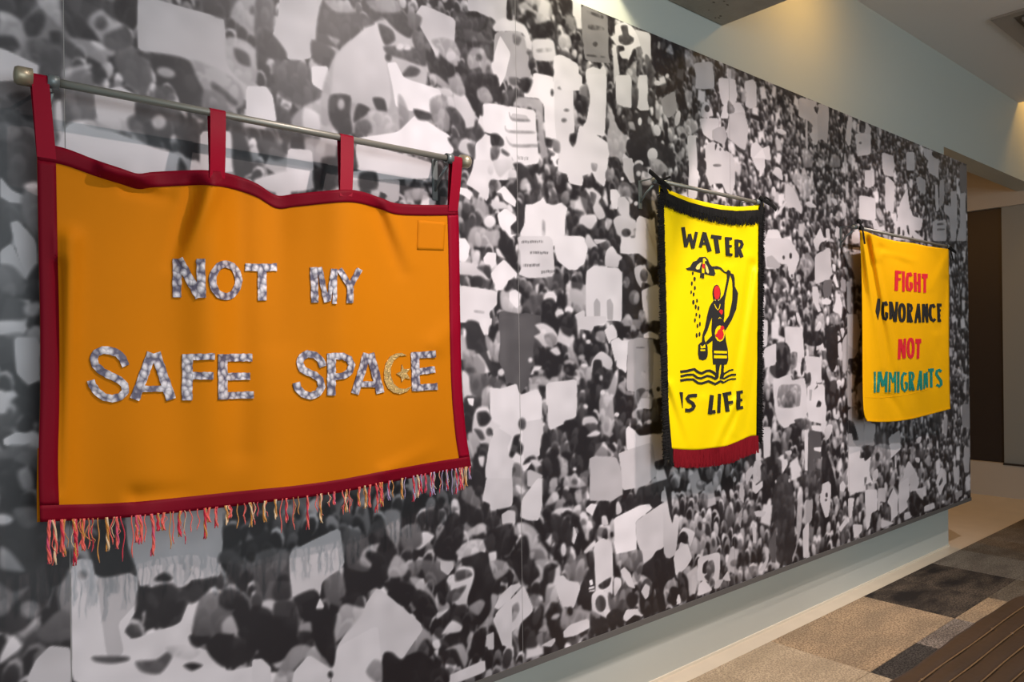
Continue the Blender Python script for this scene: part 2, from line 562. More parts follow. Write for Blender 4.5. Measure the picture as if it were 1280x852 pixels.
B 60 900,420 980,450 940,490 890,500
o 50 1030,360,40,76
P 218 890,500 1060,430 1080,810 990,810 920,760 900,640
B 185 700,790 760,735 800,790 800,850 690,850
B 150 870,700 920,710 930,790 860,830
o 50 1020,840,50,40
P 215 680,60 700,-20 1040,-20 1050,270 950,200 860,130 760,140 680,130
B 50 560,-20 680,-20 660,130 620,80
B 195 420,-10 540,0 480,30 440,40
@570,400,7.96
B 55 100,20 210,15 260,100 330,380 430,430 420,540 370,580 280,400 190,300 110,280
P 215 230,-20 360,-20 350,60 320,150 280,150 240,60
o 228 85,130,16,40
B 50 330,80 360,50 420,110 370,230 330,180
B 160 300,140 370,230 380,300 350,380 320,320 290,200
B 165 400,130 445,120 445,250 420,340 430,420 380,400 370,330
P 82 430,-40 800,-40 770,200 760,420 720,620 640,740 610,640 500,620 470,500 430,420 440,200
B 130 70,320 170,300 230,360 290,440 280,560 230,640 160,600 80,500
o 165 140,330,60,34,15
B 75 100,480 180,470 200,520 120,520
B 90 150,560 380,560 500,640 300,680 250,800 150,700
o 205 448,522,32,34
B 200 65,500 130,560 140,700 190,800 180,860 100,860 60,650
P 218 330,740 330,670 450,680 600,630 630,720 650,740 810,680 860,780 850,1000 880,1200 700,1500 500,1500 420,1200 350,1100
B 165 265,700 330,665 330,860 255,860
B 200 790,50 870,30 960,80 1010,150 1000,240 880,260 820,200 780,160 840,120
o 215 870,115,26,24
B 150 880,150 960,130 1010,200 960,260 900,230
o 190 1080,190,34,46
B 55 790,200 850,280 950,280 980,340 1070,350 1040,520 930,600 880,500 800,470 770,330
B 205 935,300 1000,270 1040,330 1000,350
o 210 740,397,20,24
B 210 740,540 780,460 850,460 830,500 780,510 770,540
B 165 720,640 760,560 880,560 910,600 900,660 800,680 740,690
P 210 920,660 1200,580 1210,780 1190,1000 1100,1020 920,1100 910,760
o 190 980,600,46,40
o 80 1130,450,70,60
o 190 1130,420,54,30
o 205 1145,540,44,26
B 160 1120,340 1200,360 1220,460 1180,420
B 48 1180,200 1280,200 1280,340 1210,340
B 60 820,650 900,660 900,700 830,700
@690,400,7.96
P 205 225,-40 540,-40 540,20 420,60 400,110 300,90 240,100
B 45 60,-40 230,-40 250,160 190,170 100,120
B 190 180,180 220,150 240,330 200,390 160,360
B 48 220,200 310,200 370,250 520,230 520,340 400,360 230,330
B 48 410,90 520,60 560,20 540,60 540,220 470,250 400,230 380,170
o 225 318,158,18,26
o 200 362,215,22,22
B 150 440,120 520,110 530,220 440,200
P 218 520,100 590,40 640,70 650,170 590,200 570,240 540,160
B 50 600,10 700,30 720,120 690,190 640,100
P 222 580,210 660,170 690,200 755,205 740,540 640,460 620,380
P 172 755,205 860,170 1015,190 1000,680 860,720 740,700 750,400
o 130 880,272,44,6
B 155 890,510 930,510 925,580 895,560
P 230 915,120 980,110 1060,150 1060,200 1010,180 910,175
B 60 1015,220 1080,190 1085,340 1040,300
P 215 1010,310 1085,350 1090,800 1020,800 1000,690
o 50 1058,685,18,24
B 150 760,0 880,0 880,90 800,70
B 55 720,140 800,120 850,100 860,150 780,190 730,180
B 55 880,60 960,30 980,90 900,140
B 70 980,30 1080,10 1080,120 1000,90
B 195 400,400 490,310 590,380 600,450 560,490 500,450 470,400 420,440 385,540
B 62 420,400 490,400 510,480 600,490 640,400 630,520 580,590 580,640 500,700 470,860 410,860 380,680 400,500
o 190 488,575,18,28
B 160 240,500 320,430 380,490 390,580 340,600 250,560
o 215 320,450,32,22
o 190 295,370,34,30
B 70 270,600 320,580 340,680 290,670
B 55 110,480 180,430 250,540 180,560 120,520
P 210 -60,620 240,590 245,860 -60,860
B 185 610,560 660,480 650,640 630,740 600,860 480,860 490,700 560,680
B 45 655,620 660,510 690,490 740,550 660,640
o 215 505,720,24,24
B 48 610,770 700,720 800,760 820,800 780,1000 740,1140 680,1100 620,960
B 165 660,640 730,600 740,700 860,720 760,750 680,700
B 110 840,700 920,680 1000,800 960,860 860,830
B 190 880,770 940,700 990,760 1000,860 870,860
B 70 250,730 330,720 400,800 380,860 280,860
@570,500,7.96
B 55 80,-20 250,-20 240,80 190,120 140,300 110,330
P 228 110,-20 180,-20 170,60 130,40
B 150 260,0 330,0 320,60 270,70
B 200 200,90 320,70 360,200 440,260 360,320 330,440 240,430 160,320
B 65 210,130 300,110 350,180 300,250 230,250
B 85 180,290 250,300 290,380 240,390
o 65 332,315,32,40
B 180 115,340 190,330 240,440 170,560 150,540
B 55 210,470 270,430 325,440 320,530 270,570 220,520
B 200 220,570 280,560 270,660 230,640
B 48 165,590 210,560 240,660 280,700 300,860 180,860 160,700
P 205 330,440 400,260 560,360 510,470 540,570 600,620 560,640 565,1050 420,1100 380,1000 300,900 290,700
P 200 700,210 860,185 870,330 840,440 830,560 760,550 680,600 660,450 660,320
o 80 658,235,38,60
B 60 555,450 580,360 640,340 630,400 670,460 650,545 600,520 560,570 530,545
B 45 670,640 700,580 770,550 800,590 740,610
B 200 740,600 800,590 850,640 800,660
P 180 710,700 740,690 870,750 770,860 710,860
B 140 570,640 640,640 680,760 660,860 570,860
o 80 578,690,14,26
B 52 855,360 890,325 930,380 900,480 850,580 840,500
B 42 860,580 960,490 1030,560 1050,700 1010,780 930,790 870,700
B 90 950,330 1020,280 1090,360 1060,440 960,470
o 110 1085,500,60,80
o 60 1100,550,60,40
B 55 1075,220 1180,190 1240,80 1280,80 1280,400 1140,420
B 45 1200,300 1280,290 1280,700 1220,720 1180,600
B 170 1010,560 1110,600 1090,700 1050,660
B 190 1090,760 1200,760 1280,820 1280,860 1080,860
P 195 930,810 1000,780 1010,860 930,860
B 60 1130,560 1190,580 1210,680 1150,680
o 220 1180,685,18,18
B 165 885,-20 905,150 880,120 860,40
@690,500,7.96
B 50 120,230 240,170 280,60 370,40 450,180 470,240 250,300 240,420 200,520 160,420
o 215 335,62,22,26,-30
B 195 300,220 320,170 410,160 460,220 430,260 370,250 310,250
B 110 330,240 430,230 460,300 380,320
B 48 240,320 290,290 340,340 320,400 260,410
B 55 350,380 460,340 500,420 450,520 340,600 280,710 240,600
B 210 350,350 430,300 480,320 460,350 380,365
B 175 480,-20 600,-20 620,140 660,150 600,300 610,340 540,380 500,280 470,100
o 205 645,142,24,22
B 80 620,170 680,200 740,280 720,400 720,490 680,500 640,400
B 60 510,340 580,380 640,500 590,480 530,430
P 218 735,290 760,255 900,355 1090,315 1110,590 1000,620 740,500
P 178 370,580 440,555 640,565 690,700 710,1050 640,1000 460,1000 370,1000 380,700
P 196 660,530 730,500 1000,415 1050,740 930,850 700,900 690,700
B 190 500,450 560,470 620,540 590,560 540,490
B 120 430,550 500,455 590,550
B 75 1020,620 1060,600 1110,590 1120,680 1040,690
B 48 1030,0 1110,0 1110,310 980,330 870,350 820,280 860,230 900,260 1000,200
B 185 800,120 860,70 880,100 850,160 890,220 840,240 800,170
B 90 850,100 960,100 970,190 920,210 860,170
B 80 770,190 830,180 850,240 790,240
o 195 970,215,24,24
B 120 1000,0 1050,0 1060,200 1000,200
P 205 880,-20 990,-20 990,90 890,80
B 45 -20,480 50,560 80,680 40,780 -20,780
B 130 270,750 350,690 370,740 340,800
B 180 130,820 180,760 250,760 300,860 120,860
o 120 225,810,30,30
B 160 80,620 160,610 130,700 90,720
@540,600,7.96
B 130 300,100 400,50 430,130 460,160 490,220 470,280 380,260 300,200
B 48 370,-20 540,-20 520,120 450,160 400,60
B 55 270,180 370,240 480,280 500,230 570,250 600,480 540,440 400,470 330,400 280,300
B 70 600,310 800,260 870,150 880,420 820,440 830,320 760,300 700,340 650,460 600,450
P 198 690,340 760,295 825,310 830,420 800,460 700,450
B 165 640,470 720,440 840,460 900,520 800,580 680,560
P 210 900,180 1050,-20 1105,-20 1095,260 1060,400 960,400 880,370 885,260
B 205 830,60 860,45 930,100 900,140 860,130
B 50 1105,-20 1170,-20 1160,120 1190,150 1110,240 1100,100
B 180 1170,60 1190,-20 1250,-20 1230,100 1200,130
B 190 1120,250 1200,130 1260,150 1250,200 1180,240
o 50 1160,325,60,62
B 190 1190,330 1240,290 1280,330 1280,460 1210,440
B 48 1070,480 1120,420 1200,420 1190,520 1130,600 1070,560
B 42 130,500 160,370 220,320 280,370 300,560 250,800 190,840 170,640 120,560
B 40 40,700 90,600 140,650 120,800 60,760
B 120 50,480 110,440 160,300 110,260 150,200 210,300 130,380 80,500
B 150 100,560 180,560 190,700 210,820 120,820 150,700
B 120 190,520 260,520 250,620 180,610
B 190 410,490 450,440 500,430 540,460 500,500 430,500
B 180 310,590 340,520 410,500 400,540 350,590
o 65 465,555,62,58
B 200 240,740 280,660 380,600 520,600 530,720 430,710 300,780 260,790
o 110 370,640,28,18
B 42 290,800 450,710 560,760 590,860 290,860
o 205 600,750,38,46
B 55 530,600 620,480 860,560 800,640 740,740 660,720 560,690
B 120 700,700 800,640 820,660 740,780
B 40 750,860 880,570 950,600 1000,860
B 185 850,430 920,420 1000,460 1050,520 1060,620 1150,700 1160,780 1220,830 1210,860 1040,860 980,760 950,560 860,520
B 140 990,690 1100,700 1130,800 1040,860 980,780
B 42 1050,560 1120,600 1190,660 1280,620 1280,780 1180,740
B 150 640,830 720,820 760,860 640,860
P 200 540,-20 800,-20 800,240 600,300 570,230 500,200 520,100
@690,600,7.96
B 48 60,110 130,90 250,150 230,240 160,250 130,190
B 205 0,160 40,130 60,180 20,210
B 200 20,330 60,280 180,270 200,320 60,330
B 45 110,340 160,300 280,370 240,440 170,400
B 170 240,100 310,90 320,160 260,240 230,180
B 110 300,80 340,80 340,180 300,180
P 222 335,280 390,230 460,240 465,300 415,360 340,310
B 50 455,230 480,205 550,210 560,290 600,210 690,150 730,160 700,280 630,300 560,440 540,360 490,360 480,440 400,380
B 55 760,140 800,140 820,190 860,80 910,70 980,40 1100,0 1180,20 1190,440 1130,220 1090,210 1040,260 1000,270 960,240 880,240 700,310 700,230
B 200 500,360 540,360 560,440 500,440
P 228 610,380 870,250 970,235 1000,280 830,410 840,560 840,690 700,720 640,740 600,560
P 203 830,410 1130,205 1180,400 1200,500 1180,620 1140,640 1000,760 910,820 880,700 840,600
P 195 1130,205 1150,380 1150,630 1190,640 1200,440
P 205 1130,400 1200,460 1240,370 1270,380 1240,520 1220,760 1190,700 1140,640
B 200 640,340 640,240 660,210 690,270 690,320
P 205 1090,120 1110,95 1135,150 1130,210 1085,210
B 185 560,470 610,380 620,600 560,600
o 42 596,540,16,28
o 95 490,515,54,52
B 180 300,460 350,440 390,480 360,600 330,560
B 48 250,540 290,520 340,600 330,640 290,600 250,610
B 50 370,520 420,470 430,560 380,640
P 205 415,640 500,570 600,620 605,1180 520,1100 430,1150
B 205 320,700 420,600 430,650 340,730
P 208 190,480 220,460 250,540 220,640 190,600
B 70 0,330 200,440 190,640 160,780 60,780 20,600 0,560
o 205 115,690,28,66
B 40 90,620 40,610 20,700 60,850 0,850
B 130 700,740 800,700 890,700 900,860 720,860
B 160 790,740 820,700 810,860 780,860
B 42 910,860 1000,770 1150,640 1190,700 1230,860
B 48 600,730 630,740 640,860 600,860
o 120 300,790,60,60
B 50 350,740 410,700 420,860 360,860
P 200 1210,780 1280,640 1280,860 1220,860
@540,700,7.96
B 65 0,30 60,60 220,60 180,130 0,140
B 180 60,-20 210,-20 220,60 120,70
B 45 30,200 140,200 170,300 130,440 70,420
B 160 240,80 290,20 300,60 260,100
B 190 230,130 280,70 360,50 420,100 390,200 340,240
B 100 230,150 340,100 380,120 290,210
P 190 150,200 200,150 260,240 200,280
B 200 180,270 260,210 340,210 360,280 340,430 240,440
B 75 130,390 200,300 320,260 310,330 240,400
B 38 300,-20 580,-20 640,80 620,240 540,310 580,340 560,560 500,640 440,620 460,500 520,440 350,440 400,180
B 160 360,470 430,430 510,380 525,430 440,540 370,500
B 62 20,620 90,520 300,440 360,480 440,540 430,700 380,700 250,580 80,780
B 200 40,540 150,480 150,510 60,580
B 190 90,740 130,640 200,590 300,620 290,660 220,640 160,740
o 120 280,530,40,30,-20
B 55 90,830 160,770 270,760 330,800 300,860 90,860
B 45 270,600 330,560 370,700 320,800 270,780
o 210 45,830,40,34
o 165 380,780,30,70,15
B 42 400,860 420,740 490,690 530,720 520,860
B 165 640,60 700,20 760,80 700,130 650,110
B 45 660,170 720,130 820,140 810,200 720,230
B 140 760,60 840,130 870,200 800,210 820,140
o 42 665,290,66,46
B 165 590,340 660,350 640,440 590,620 540,660 460,680 540,580 590,480
P 200 620,470 670,360 780,250 870,225 890,250 760,400 660,490
P 208 605,590 720,450 870,300 915,250 1015,490 890,640 770,730 720,840 700,850 650,700
B 150 720,540 770,480 850,420 870,490 830,580 780,620 740,590
o 105 770,530,34,60,25
B 190 800,720 880,640 860,750 830,760
B 48 560,740 610,700 660,760 690,860 620,860
P 185 530,780 590,800 620,860 520,860
B 40 640,0 880,0 890,240 850,160 780,60
B 38 890,0 1040,0 1070,100 1050,180 940,250 895,180
B 170 1020,0 1230,0 1240,40 1130,40 1110,180 1060,210 1020,210 1080,130
B 42 1120,60 1200,30 1230,80 1200,230 1110,220
B 48 980,310 1010,240 1110,230 1110,340 1030,330
o 130 1030,400,44,70,-20
B 165 1120,480 1140,250 1230,250 1270,430 1180,440 1140,500
P 210 1230,170 1280,160 1280,430 1250,340
B 45 880,640 1010,520 1080,440 1110,500 1100,640 1060,720 1040,860 880,860
B 170 1060,700 1130,640 1170,700 1100,720
B 45 1150,600 1160,480 1280,440 1280,860 1190,760
o 205 1225,570,38,34,-30
B 110 1040,800 1060,730 1160,720 1190,760 1100,860
P 195 1080,850 1220,770 1230,800 1190,860
@690,690,7.96
P 205 30,260 110,225 160,280 260,290 285,350 215,560 110,540 80,470
B 130 130,180 200,100 330,60 360,180 310,280 230,290 150,260
B 45 300,290 360,200 370,60 410,60 430,280 430,370 390,580 310,580 280,440
P 225 370,280 400,270 410,320 380,330
P 225 365,350 420,335 420,355 370,370
P 225 370,380 425,370 425,385 370,392
P 205 420,-20 600,-20 610,240 520,270 450,320 430,140
B 70 460,330 540,270 590,250 570,330 500,370
B 48 610,20 640,60 680,220 660,260 620,230
P 205 680,180 720,145 780,210 830,360 760,340 700,240
B 200 620,260 680,260 690,330 620,440
B 205 400,420 490,370 550,430 560,520 590,620 560,660 440,600 400,560
o 80 485,510,54,84
B 90 560,400 600,420 640,560 600,600 560,480
B 85 640,420 720,320 780,380 740,560 640,600
o 38 795,475,56,84
P 208 700,660 740,570 860,560 920,600 900,640 820,620 740,690
B 42 780,670 850,630 870,650 800,670
B 160 860,450 920,560 920,620 860,580
B 50 880,600 870,450 900,300 960,260 1020,380 1060,580 940,620
P 195 885,390 930,310 975,340 960,440 930,470
B 36 890,150 990,60 1050,-20 1190,-20 1230,200 1200,260 1120,340 1130,580 1060,560 1020,350 960,260 900,220
P 200 900,-20 1040,-20 990,50 910,110
B 150 1110,380 1160,280 1240,290 1270,360 1180,340 1130,440 1180,540 1140,540
o 44 1210,440,54,90
P 215 1240,430 1280,410 1280,510 1240,520
P 205 1210,60 1280,-20 1280,200 1230,230
B 42 -20,520 60,510 120,600 100,700 80,800 -20,840
o 190 35,640,46,26,-30
B 150 110,560 220,560 380,590 380,680 100,770
o 50 180,585,28,44
P 205 110,790 180,720 350,660 385,690 380,750 230,830 120,850
B 45 380,600 440,660 600,680 700,700 500,780 390,810
o 210 550,610,34,46,-25
B 48 540,640 620,560 700,600 700,700 600,700
B 150 640,20 760,20 700,120 640,120
B 120 790,20 880,20 900,180 850,300 800,180
@830,40,7.96
P 196 290,310 470,290 500,430 500,560 400,570 310,560 320,440
P 200 540,455 710,465 730,640 710,720 640,740 580,720 550,600
P 205 800,490 880,470 915,500 925,740 860,765 810,740
B 165 210,170 290,230 320,290 270,350 220,360 210,250
B 165 640,370 700,370 710,460 640,450
o 65 575,415,36,34
P 205 600,700 640,720 640,860 560,860
P 195 700,700 760,700 810,800 800,860 650,860 640,820
B 130 640,680 700,760 690,810 630,800
B 205 370,760 410,690 460,740 480,830 380,850
o 90 430,760,26,36
o 205 30,440,18,20
B 185 780,560 820,600 810,700 770,680
B 175 210,590 280,600 260,780 220,700
@850,140,7.96
P 185 490,30 520,10 640,0 685,160 650,380 600,360 480,260 465,210
P 196 190,60 380,60 390,160 320,290 230,220
P 165 320,180 380,150 440,140 470,240 440,330 320,270
B 185 40,110 100,60 150,90 180,170 100,230 50,180
P 200 70,230 180,230 170,560 170,860 80,860 90,540
P 205 130,510 190,600 170,830 80,720
P 190 250,330 330,290 440,370 520,420 550,500 550,700 520,830 460,800 420,710 340,710 300,740 260,620
B 60 160,260 200,280 200,400 260,500 250,620 180,560 170,400
o 110 370,530,42,14
B 55 350,320 370,330 350,380
o 60 400,370,10,14
o 70 450,370,16,18
B 190 480,280 530,300 560,370 610,430 600,480 570,400 500,340
P 205 710,320 760,290 820,360 890,330 905,480 840,470 850,540 810,640 790,640 790,540 720,470 700,430
P 218 725,460 820,360 850,450 830,540 760,520
B 200 950,180 1010,165 1060,210 1010,225
B 195 920,600 960,545 1010,580 1020,680 960,640
P 200 1180,-20 1280,-20 1280,90 1240,60
P 195 1250,60 1265,60 1265,340 1250,340
B 180 1040,720 1100,700 1150,760 1180,860 1050,860
o 190 930,795,20,46
@980,100,7.96
P 186 150,170 330,210 300,300 370,380 380,410 330,640 310,650 250,540 290,460 260,410 140,360
P 176 340,230 440,260 450,330 430,640 380,590 340,600 330,400
B 75 300,270 345,270 330,330 310,310
B 85 240,420 270,430 280,510 250,520
P 180 220,400 235,400 235,690 220,690
P 196 640,370 680,360 665,640 640,660 610,600 620,480
P 196 705,540 760,520 860,520 865,740 730,760 725,700
P 185 720,440 820,420 870,480 860,540 730,530
o 110 760,625,14,12
B 65 760,400 810,420 800,520 750,510
P 200 975,725 1010,725 1090,770 1100,900 980,900
P 200 1215,715 1300,715 1300,900 1220,900
B 170 180,690 240,690 280,780 280,860 200,860
P 196 600,730 612,730 618,860 600,860
B 190 330,860 350,770 400,830 390,860
o 200 575,745,10,24
B 165 450,860 480,740 540,760 560,860
@940,200,7.96
P 202 0,-20 130,-20 120,60 60,110 20,40
P 198 330,290 350,230 410,280 460,370 500,480 490,540 420,470 360,480 330,400
P 205 240,540 330,400 350,420 260,550
B 185 560,190 600,160 620,260 590,300 570,260
B 190 400,190 450,80 480,140 520,70 560,200 590,330 520,400 470,300
P 205 1065,345 1230,380 1235,580 1200,600 1160,600 1065,580
P 196 1120,100 1215,100 1220,250 1160,280 1120,260
B 205 890,400 930,440 940,500 910,590 900,500
o 200 215,310,20,44
P 212 160,690 260,690 300,790 340,760 400,860 110,860 140,760
P 212 620,790 680,670 720,790 650,860 630,860
P 200 735,680 770,680 780,790 740,820
P 205 840,650 900,700 880,790 820,760
B 200 530,430 570,410 620,440 640,470 570,470
B 195 790,380 830,390 850,440 820,450
o 195 790,550,12,26
B 190 830,540 870,510 880,600 840,600
P 190 930,220 960,210 960,380 935,370
B 205 1040,210 1070,210 1070,250
P 200 1200,600 1240,600 1280,700 1210,690
B 215 1000,720 1070,710 1070,820 1000,820
@1090,160,6.09
P 196 75,200 90,190 165,210 165,370 120,365 90,350 78,290
P 196 260,190 320,185 325,290 290,290 262,270
P 190 390,150 460,170 510,240 505,380 430,340 430,250 395,210
B 60 460,180 510,200 500,235 460,210
P 196 100,420 120,370 175,420 165,650 100,620
P 185 335,380 360,365 410,400 405,510 350,470
P 196 480,430 500,430 510,620 490,640 480,540
P 205 215,560 270,455 280,560 290,610 310,840 160,860 190,700
P 205 290,600 310,670 390,690 370,780 320,780 400,850 330,860 300,800
P 205 0,530 25,545 25,740 0,720
P 190 460,710 560,700 570,860 460,860
P 186 550,580 600,600 600,480 640,480 650,560 640,860 600,860 590,680 550,640
P 186 670,500 710,490 715,700 720,860 640,860 670,750
B 70 195,760 215,755 215,805 195,810
B 65 230,780 245,780 245,820 232,815
B 65 262,745 278,745 285,810 272,800
P 120 665,270 725,290 722,490 670,480
P 165 515,400 545,390 550,560 510,620
B 190 355,130 385,140 380,180 360,175
P 205 0,330 15,350 10,450 0,440
P 205 155,650 185,650 190,740 165,720
B 140 500,725 550,720 550,735 500,740
B 140 500,765 550,765 550,775 500,780
B 190 30,620 60,610 90,680 60,700
P 205 30,760 90,745 100,780 50,790
B 150 550,430 590,410 600,480 560,490
@940,300,7.96
P 200 120,-20 370,-20 480,170 400,390 370,360 350,240 290,240 270,210 260,280 140,290 130,160 100,120
o 70 315,172,12,20
o 70 385,155,14,30
o 60 398,355,10,16
P 165 140,170 200,150 290,250 260,285 150,270
P 196 625,150 770,65 800,340 760,390 640,440 625,400
P 112 715,400 800,390 790,550 720,580 700,480
B 200 620,-20 760,-20 700,30 660,110 620,60
o 70 700,65,32,52,20
B 150 430,310 540,120 620,220 600,300 540,380 500,300 460,280
B 50 440,330 480,290 520,340 500,420
o 190 462,375,26,38
B 120 240,380 270,340 295,380 290,460 245,470
B 80 200,560 240,470 310,480 340,600 300,640 240,600
o 195 225,510,14,16
o 195 320,500,14,18
B 165 240,700 260,600 320,560 340,600 280,620 260,740
B 175 370,660 390,610 430,620 440,700 380,690
B 185 510,700 540,670 580,710 540,740
P 195 600,460 650,460 670,540 660,640 690,700 660,720 600,590
P 215 690,600 740,570 790,600 780,640 700,640
P 225 805,380 825,330 865,470 840,470
B 218 800,240 830,250 830,310 805,300
P 218 850,560 870,540 900,640 890,780 850,740 800,700
B 150 770,750 810,720 870,740 880,830 790,830
o 225 797,555,9,16
P 150 880,400 905,380 935,400 935,520 885,480
P 175 945,420 985,410 990,560 975,740 945,690
P 165 905,90 935,50 980,120 1080,110 1080,460 1040,430 1000,290 940,200
P 205 910,60 940,70 960,190 940,190
P 205 1000,-20 1060,-20 1065,30 1000,25
P 215 1000,70 1070,70 1070,110 1000,105
P 205 60,770 160,800 150,1060 60,1060
P 195 950,800 1050,790 1050,1100 950,1060
B 190 640,780 690,720 720,860 630,860
B 190 230,780 260,750 280,860 220,860
B 195 440,720 470,740 490,860 450,800
P 185 820,20 750,10 790,-20
@940,400,7.96
P 205 325,60 500,70 520,330 510,560 450,440 440,330 380,330 330,250
P 205 120,280 245,225 240,430 180,470 125,470
B 48 245,240 330,220 380,300 370,500 250,580 180,520 180,460 240,430
B 120 385,330 450,325 440,460 390,480
o 70 412,400,22,50
P 210 210,575 260,580 380,530 400,600 520,570 540,660 560,900 510,1000 480,1000 440,1020 320,1080 260,1010 230,900 210,700
B 170 270,660 370,640 480,650 480,820 450,860 260,860
B 130 320,760 370,700 410,740 430,860 300,860
P 215 450,420 510,430 520,560 450,560
P 208 520,350 690,370 690,560 700,620 560,640 540,480
B 100 545,540 580,520 590,600 570,660 550,640
P 215 550,660 620,630 720,640 740,900 730,1040 560,1000 545,800
P 170 570,690 600,690 590,800 570,800
B 60 650,640 640,610 655,660 620,690
B 55 640,860 660,800 690,820 680,860
o 46 502,460,16,90,5
B 185 540,330 545,240 580,220 610,270 610,350
B 205 650,240 700,225 720,280 750,340 680,290 640,300
B 75 700,310 740,310 740,390 700,390
o 190 720,430,30,40
B 50 520,120 700,120 700,230 620,260 530,230
B 200 640,60 670,10 690,40 670,100 640,100
o 215 855,180,26,30
B 205 855,240 890,230 890,400 860,350
B 200 880,90 910,80 920,120 900,180
B 185 740,480 770,470 810,600 790,640 740,520
o 205 825,470,20,46
o 215 865,625,26,34
P 180 895,200 1050,0 1060,300 1020,380 960,380 950,500 900,520
P 205 945,-60 1050,-60 1080,140 1030,300 950,240
P 190 945,500 980,560 990,740 1020,860 950,860
P 190 1050,640 1100,600 1100,860 1050,760
B 42 730,660 840,600 840,860 740,860
B 42 740,120 800,60 850,120 850,400 800,520 750,400
@940,500,7.96
P 205 105,265 190,265 180,590 120,600
P 218 520,260 555,255 560,400 560,700 525,700
P 98 560,300 690,310 690,860 550,860
P 222 590,250 680,250 695,315 600,300
P 222 615,470 690,465 685,515 620,500
B 110 610,590 690,590 690,700 620,680
P 215 290,590 350,585 355,640 310,720 290,680
B 175 200,460 220,330 260,320 285,420 270,480
B 60 200,420 280,420 280,560 200,560
B 50 370,250 450,230 470,330 390,320
B 100 420,200 500,180 570,210 560,290 480,280
o 50 435,390,38,56
B 130 290,480 320,290 400,280 370,400 360,520 300,540
B 195 330,510 390,500 390,540 350,545
B 200 720,300 760,240 800,250 790,330 740,400
B 165 800,220 840,200 880,360 830,340
B 165 790,400 830,360 860,450 820,470
B 200 820,150 860,140 860,190 820,180
P 205 960,470 1075,460 1060,620 1100,600 1110,860 970,860
P 165 950,200 1110,190 1110,460 960,470 940,330
B 45 950,220 1000,190 1060,380 1060,410 1000,410 940,300
B 180 760,530 800,600 830,700 820,790 780,690
B 170 880,800 940,680 970,700 960,860 880,860
B 190 830,690 860,600 870,640 850,700
P 195 30,600 90,600 95,640 60,700 80,800 20,850 0,700
P 205 40,500 90,480 90,600 40,600
B 65 240,830 280,740 360,740 400,860 240,860
B 205 700,830 740,800 780,820 780,860 700,860
B 48 180,560 290,600 290,740 240,860 100,860 100,620
B 42 700,550 760,560 820,760 820,860 700,860
B 165 480,580 500,560 500,640 470,630
@1060,500,8.19
P 165 90,200 160,200 170,440 130,470 0,470 0,340 40,340 50,410 110,410
P 170 170,225 285,240 275,465 165,460
P 165 0,100 70,60 100,240 60,220 0,200
B 85 280,330 420,330 420,470 280,470
P 180 420,380 530,300 540,440 420,450
P 218 420,445 540,435 540,500 430,605
P 218 0,475 130,475 120,600 240,570 220,760 260,860 0,860
B 155 220,680 270,470 420,460 430,640 330,650 240,780
B 65 160,470 270,475 240,560 170,620
B 70 280,560 300,535 325,560 310,620 285,610
P 205 520,860 620,610 690,720 730,860
P 200 890,860 950,680 1000,720 1010,860
P 195 1075,670 1140,700 1140,830 1090,860
B 110 870,180 880,140 950,140 950,270 890,280
P 165 975,220 1000,150 1015,140 1015,360 975,330
P 150 1165,40 1245,40 1250,280 1170,280
P 180 1185,480 1245,480 1240,740 1190,740
B 190 810,460 850,430 870,470 830,510
B 200 700,400 750,370 740,430 710,440
B 190 780,620 830,560 850,600 830,680
B 165 640,540 650,470 690,490 680,560
B 190 520,800 550,670 580,690 560,800
P 205 480,590 490,590 495,690 480,690
P 190 1245,360 1255,360 1255,580 1245,580
B 165 640,220 665,220 665,380 640,380
B 90 680,520 760,490 800,560 760,600 690,590
B 195 685,590 730,590 730,640 700,630
B 195 260,740 300,700 310,770 280,830
B 180 420,860 460,740 480,770 480,860
@1060,580,8.19
P 215 520,200 620,130 630,330 600,380 615,440 520,520
P 200 625,130 700,70 730,200 680,310 640,280
P 218 170,260 300,255 300,470 240,500 220,640 190,680
P 195 305,245 380,240 385,390 330,380 320,480 305,460
P 218 0,100 110,110 110,290 60,290 0,280
B 105 115,180 150,150 190,130 185,190 160,225
B 70 205,200 235,190 240,220 215,220
P 218 400,390 470,230 510,310 510,520 460,560 440,600 440,440
P 210 330,560 480,600 340,660
B 200 580,500 640,490 650,540 580,570
P 215 780,430 880,390 890,450 780,490
P 212 920,120 960,30 1010,160 940,330 905,200
B 110 930,200 960,130 970,170 940,220
P 195 1075,30 1100,30 1140,60 1140,200 1090,160
P 160 1100,290 1170,260 1170,320 1100,360
P 222 0,350 50,340 40,540 10,560
P 222 50,615 145,620 140,690 60,760
B 180 400,300 450,200 510,280 500,310 460,240 410,330
B 90 350,480 380,410 420,450 430,560 380,560
B 45 640,290 740,290 760,400 740,500 640,520
B 190 770,230 800,160 830,190 800,250
o 205 1222,250,10,22
o 205 975,385,14,18
B 165 1000,400 1040,340 1060,350 1030,410
B 200 690,260 760,250 770,360 740,340
B 180 290,680 320,500 340,560 330,660
B 165 100,370 130,300 160,320 150,400
@940,590,7.74
B 68 200,300 230,80 300,10 370,60 410,300 400,860 240,860 200,500
B 90 150,680 240,530 240,700 220,860
o 195 230,90,8,16
o 195 362,80,10,18
P 205 0,180 0,60 40,130 100,80 105,140 40,210
B 190 40,-20 85,-20 75,80 50,60
P 200 20,380 60,370 140,380 110,430 40,430
P 200 0,490 30,500 40,600 40,690 10,680
B 185 430,480 450,230 490,200 480,500 460,620 400,860 390,820 430,700
P 165 520,270 590,260 580,460 520,540
P 208 490,560 550,470 550,820 495,830
P 205 670,120 740,85 765,120 760,300 740,430 710,440 680,350 655,270
o 60 722,220,12,24
o 60 715,268,12,12
B 190 610,250 640,190 650,290 630,330
B 95 510,0 670,0 670,200 600,200 560,270 500,180
o 165 528,190,20,50
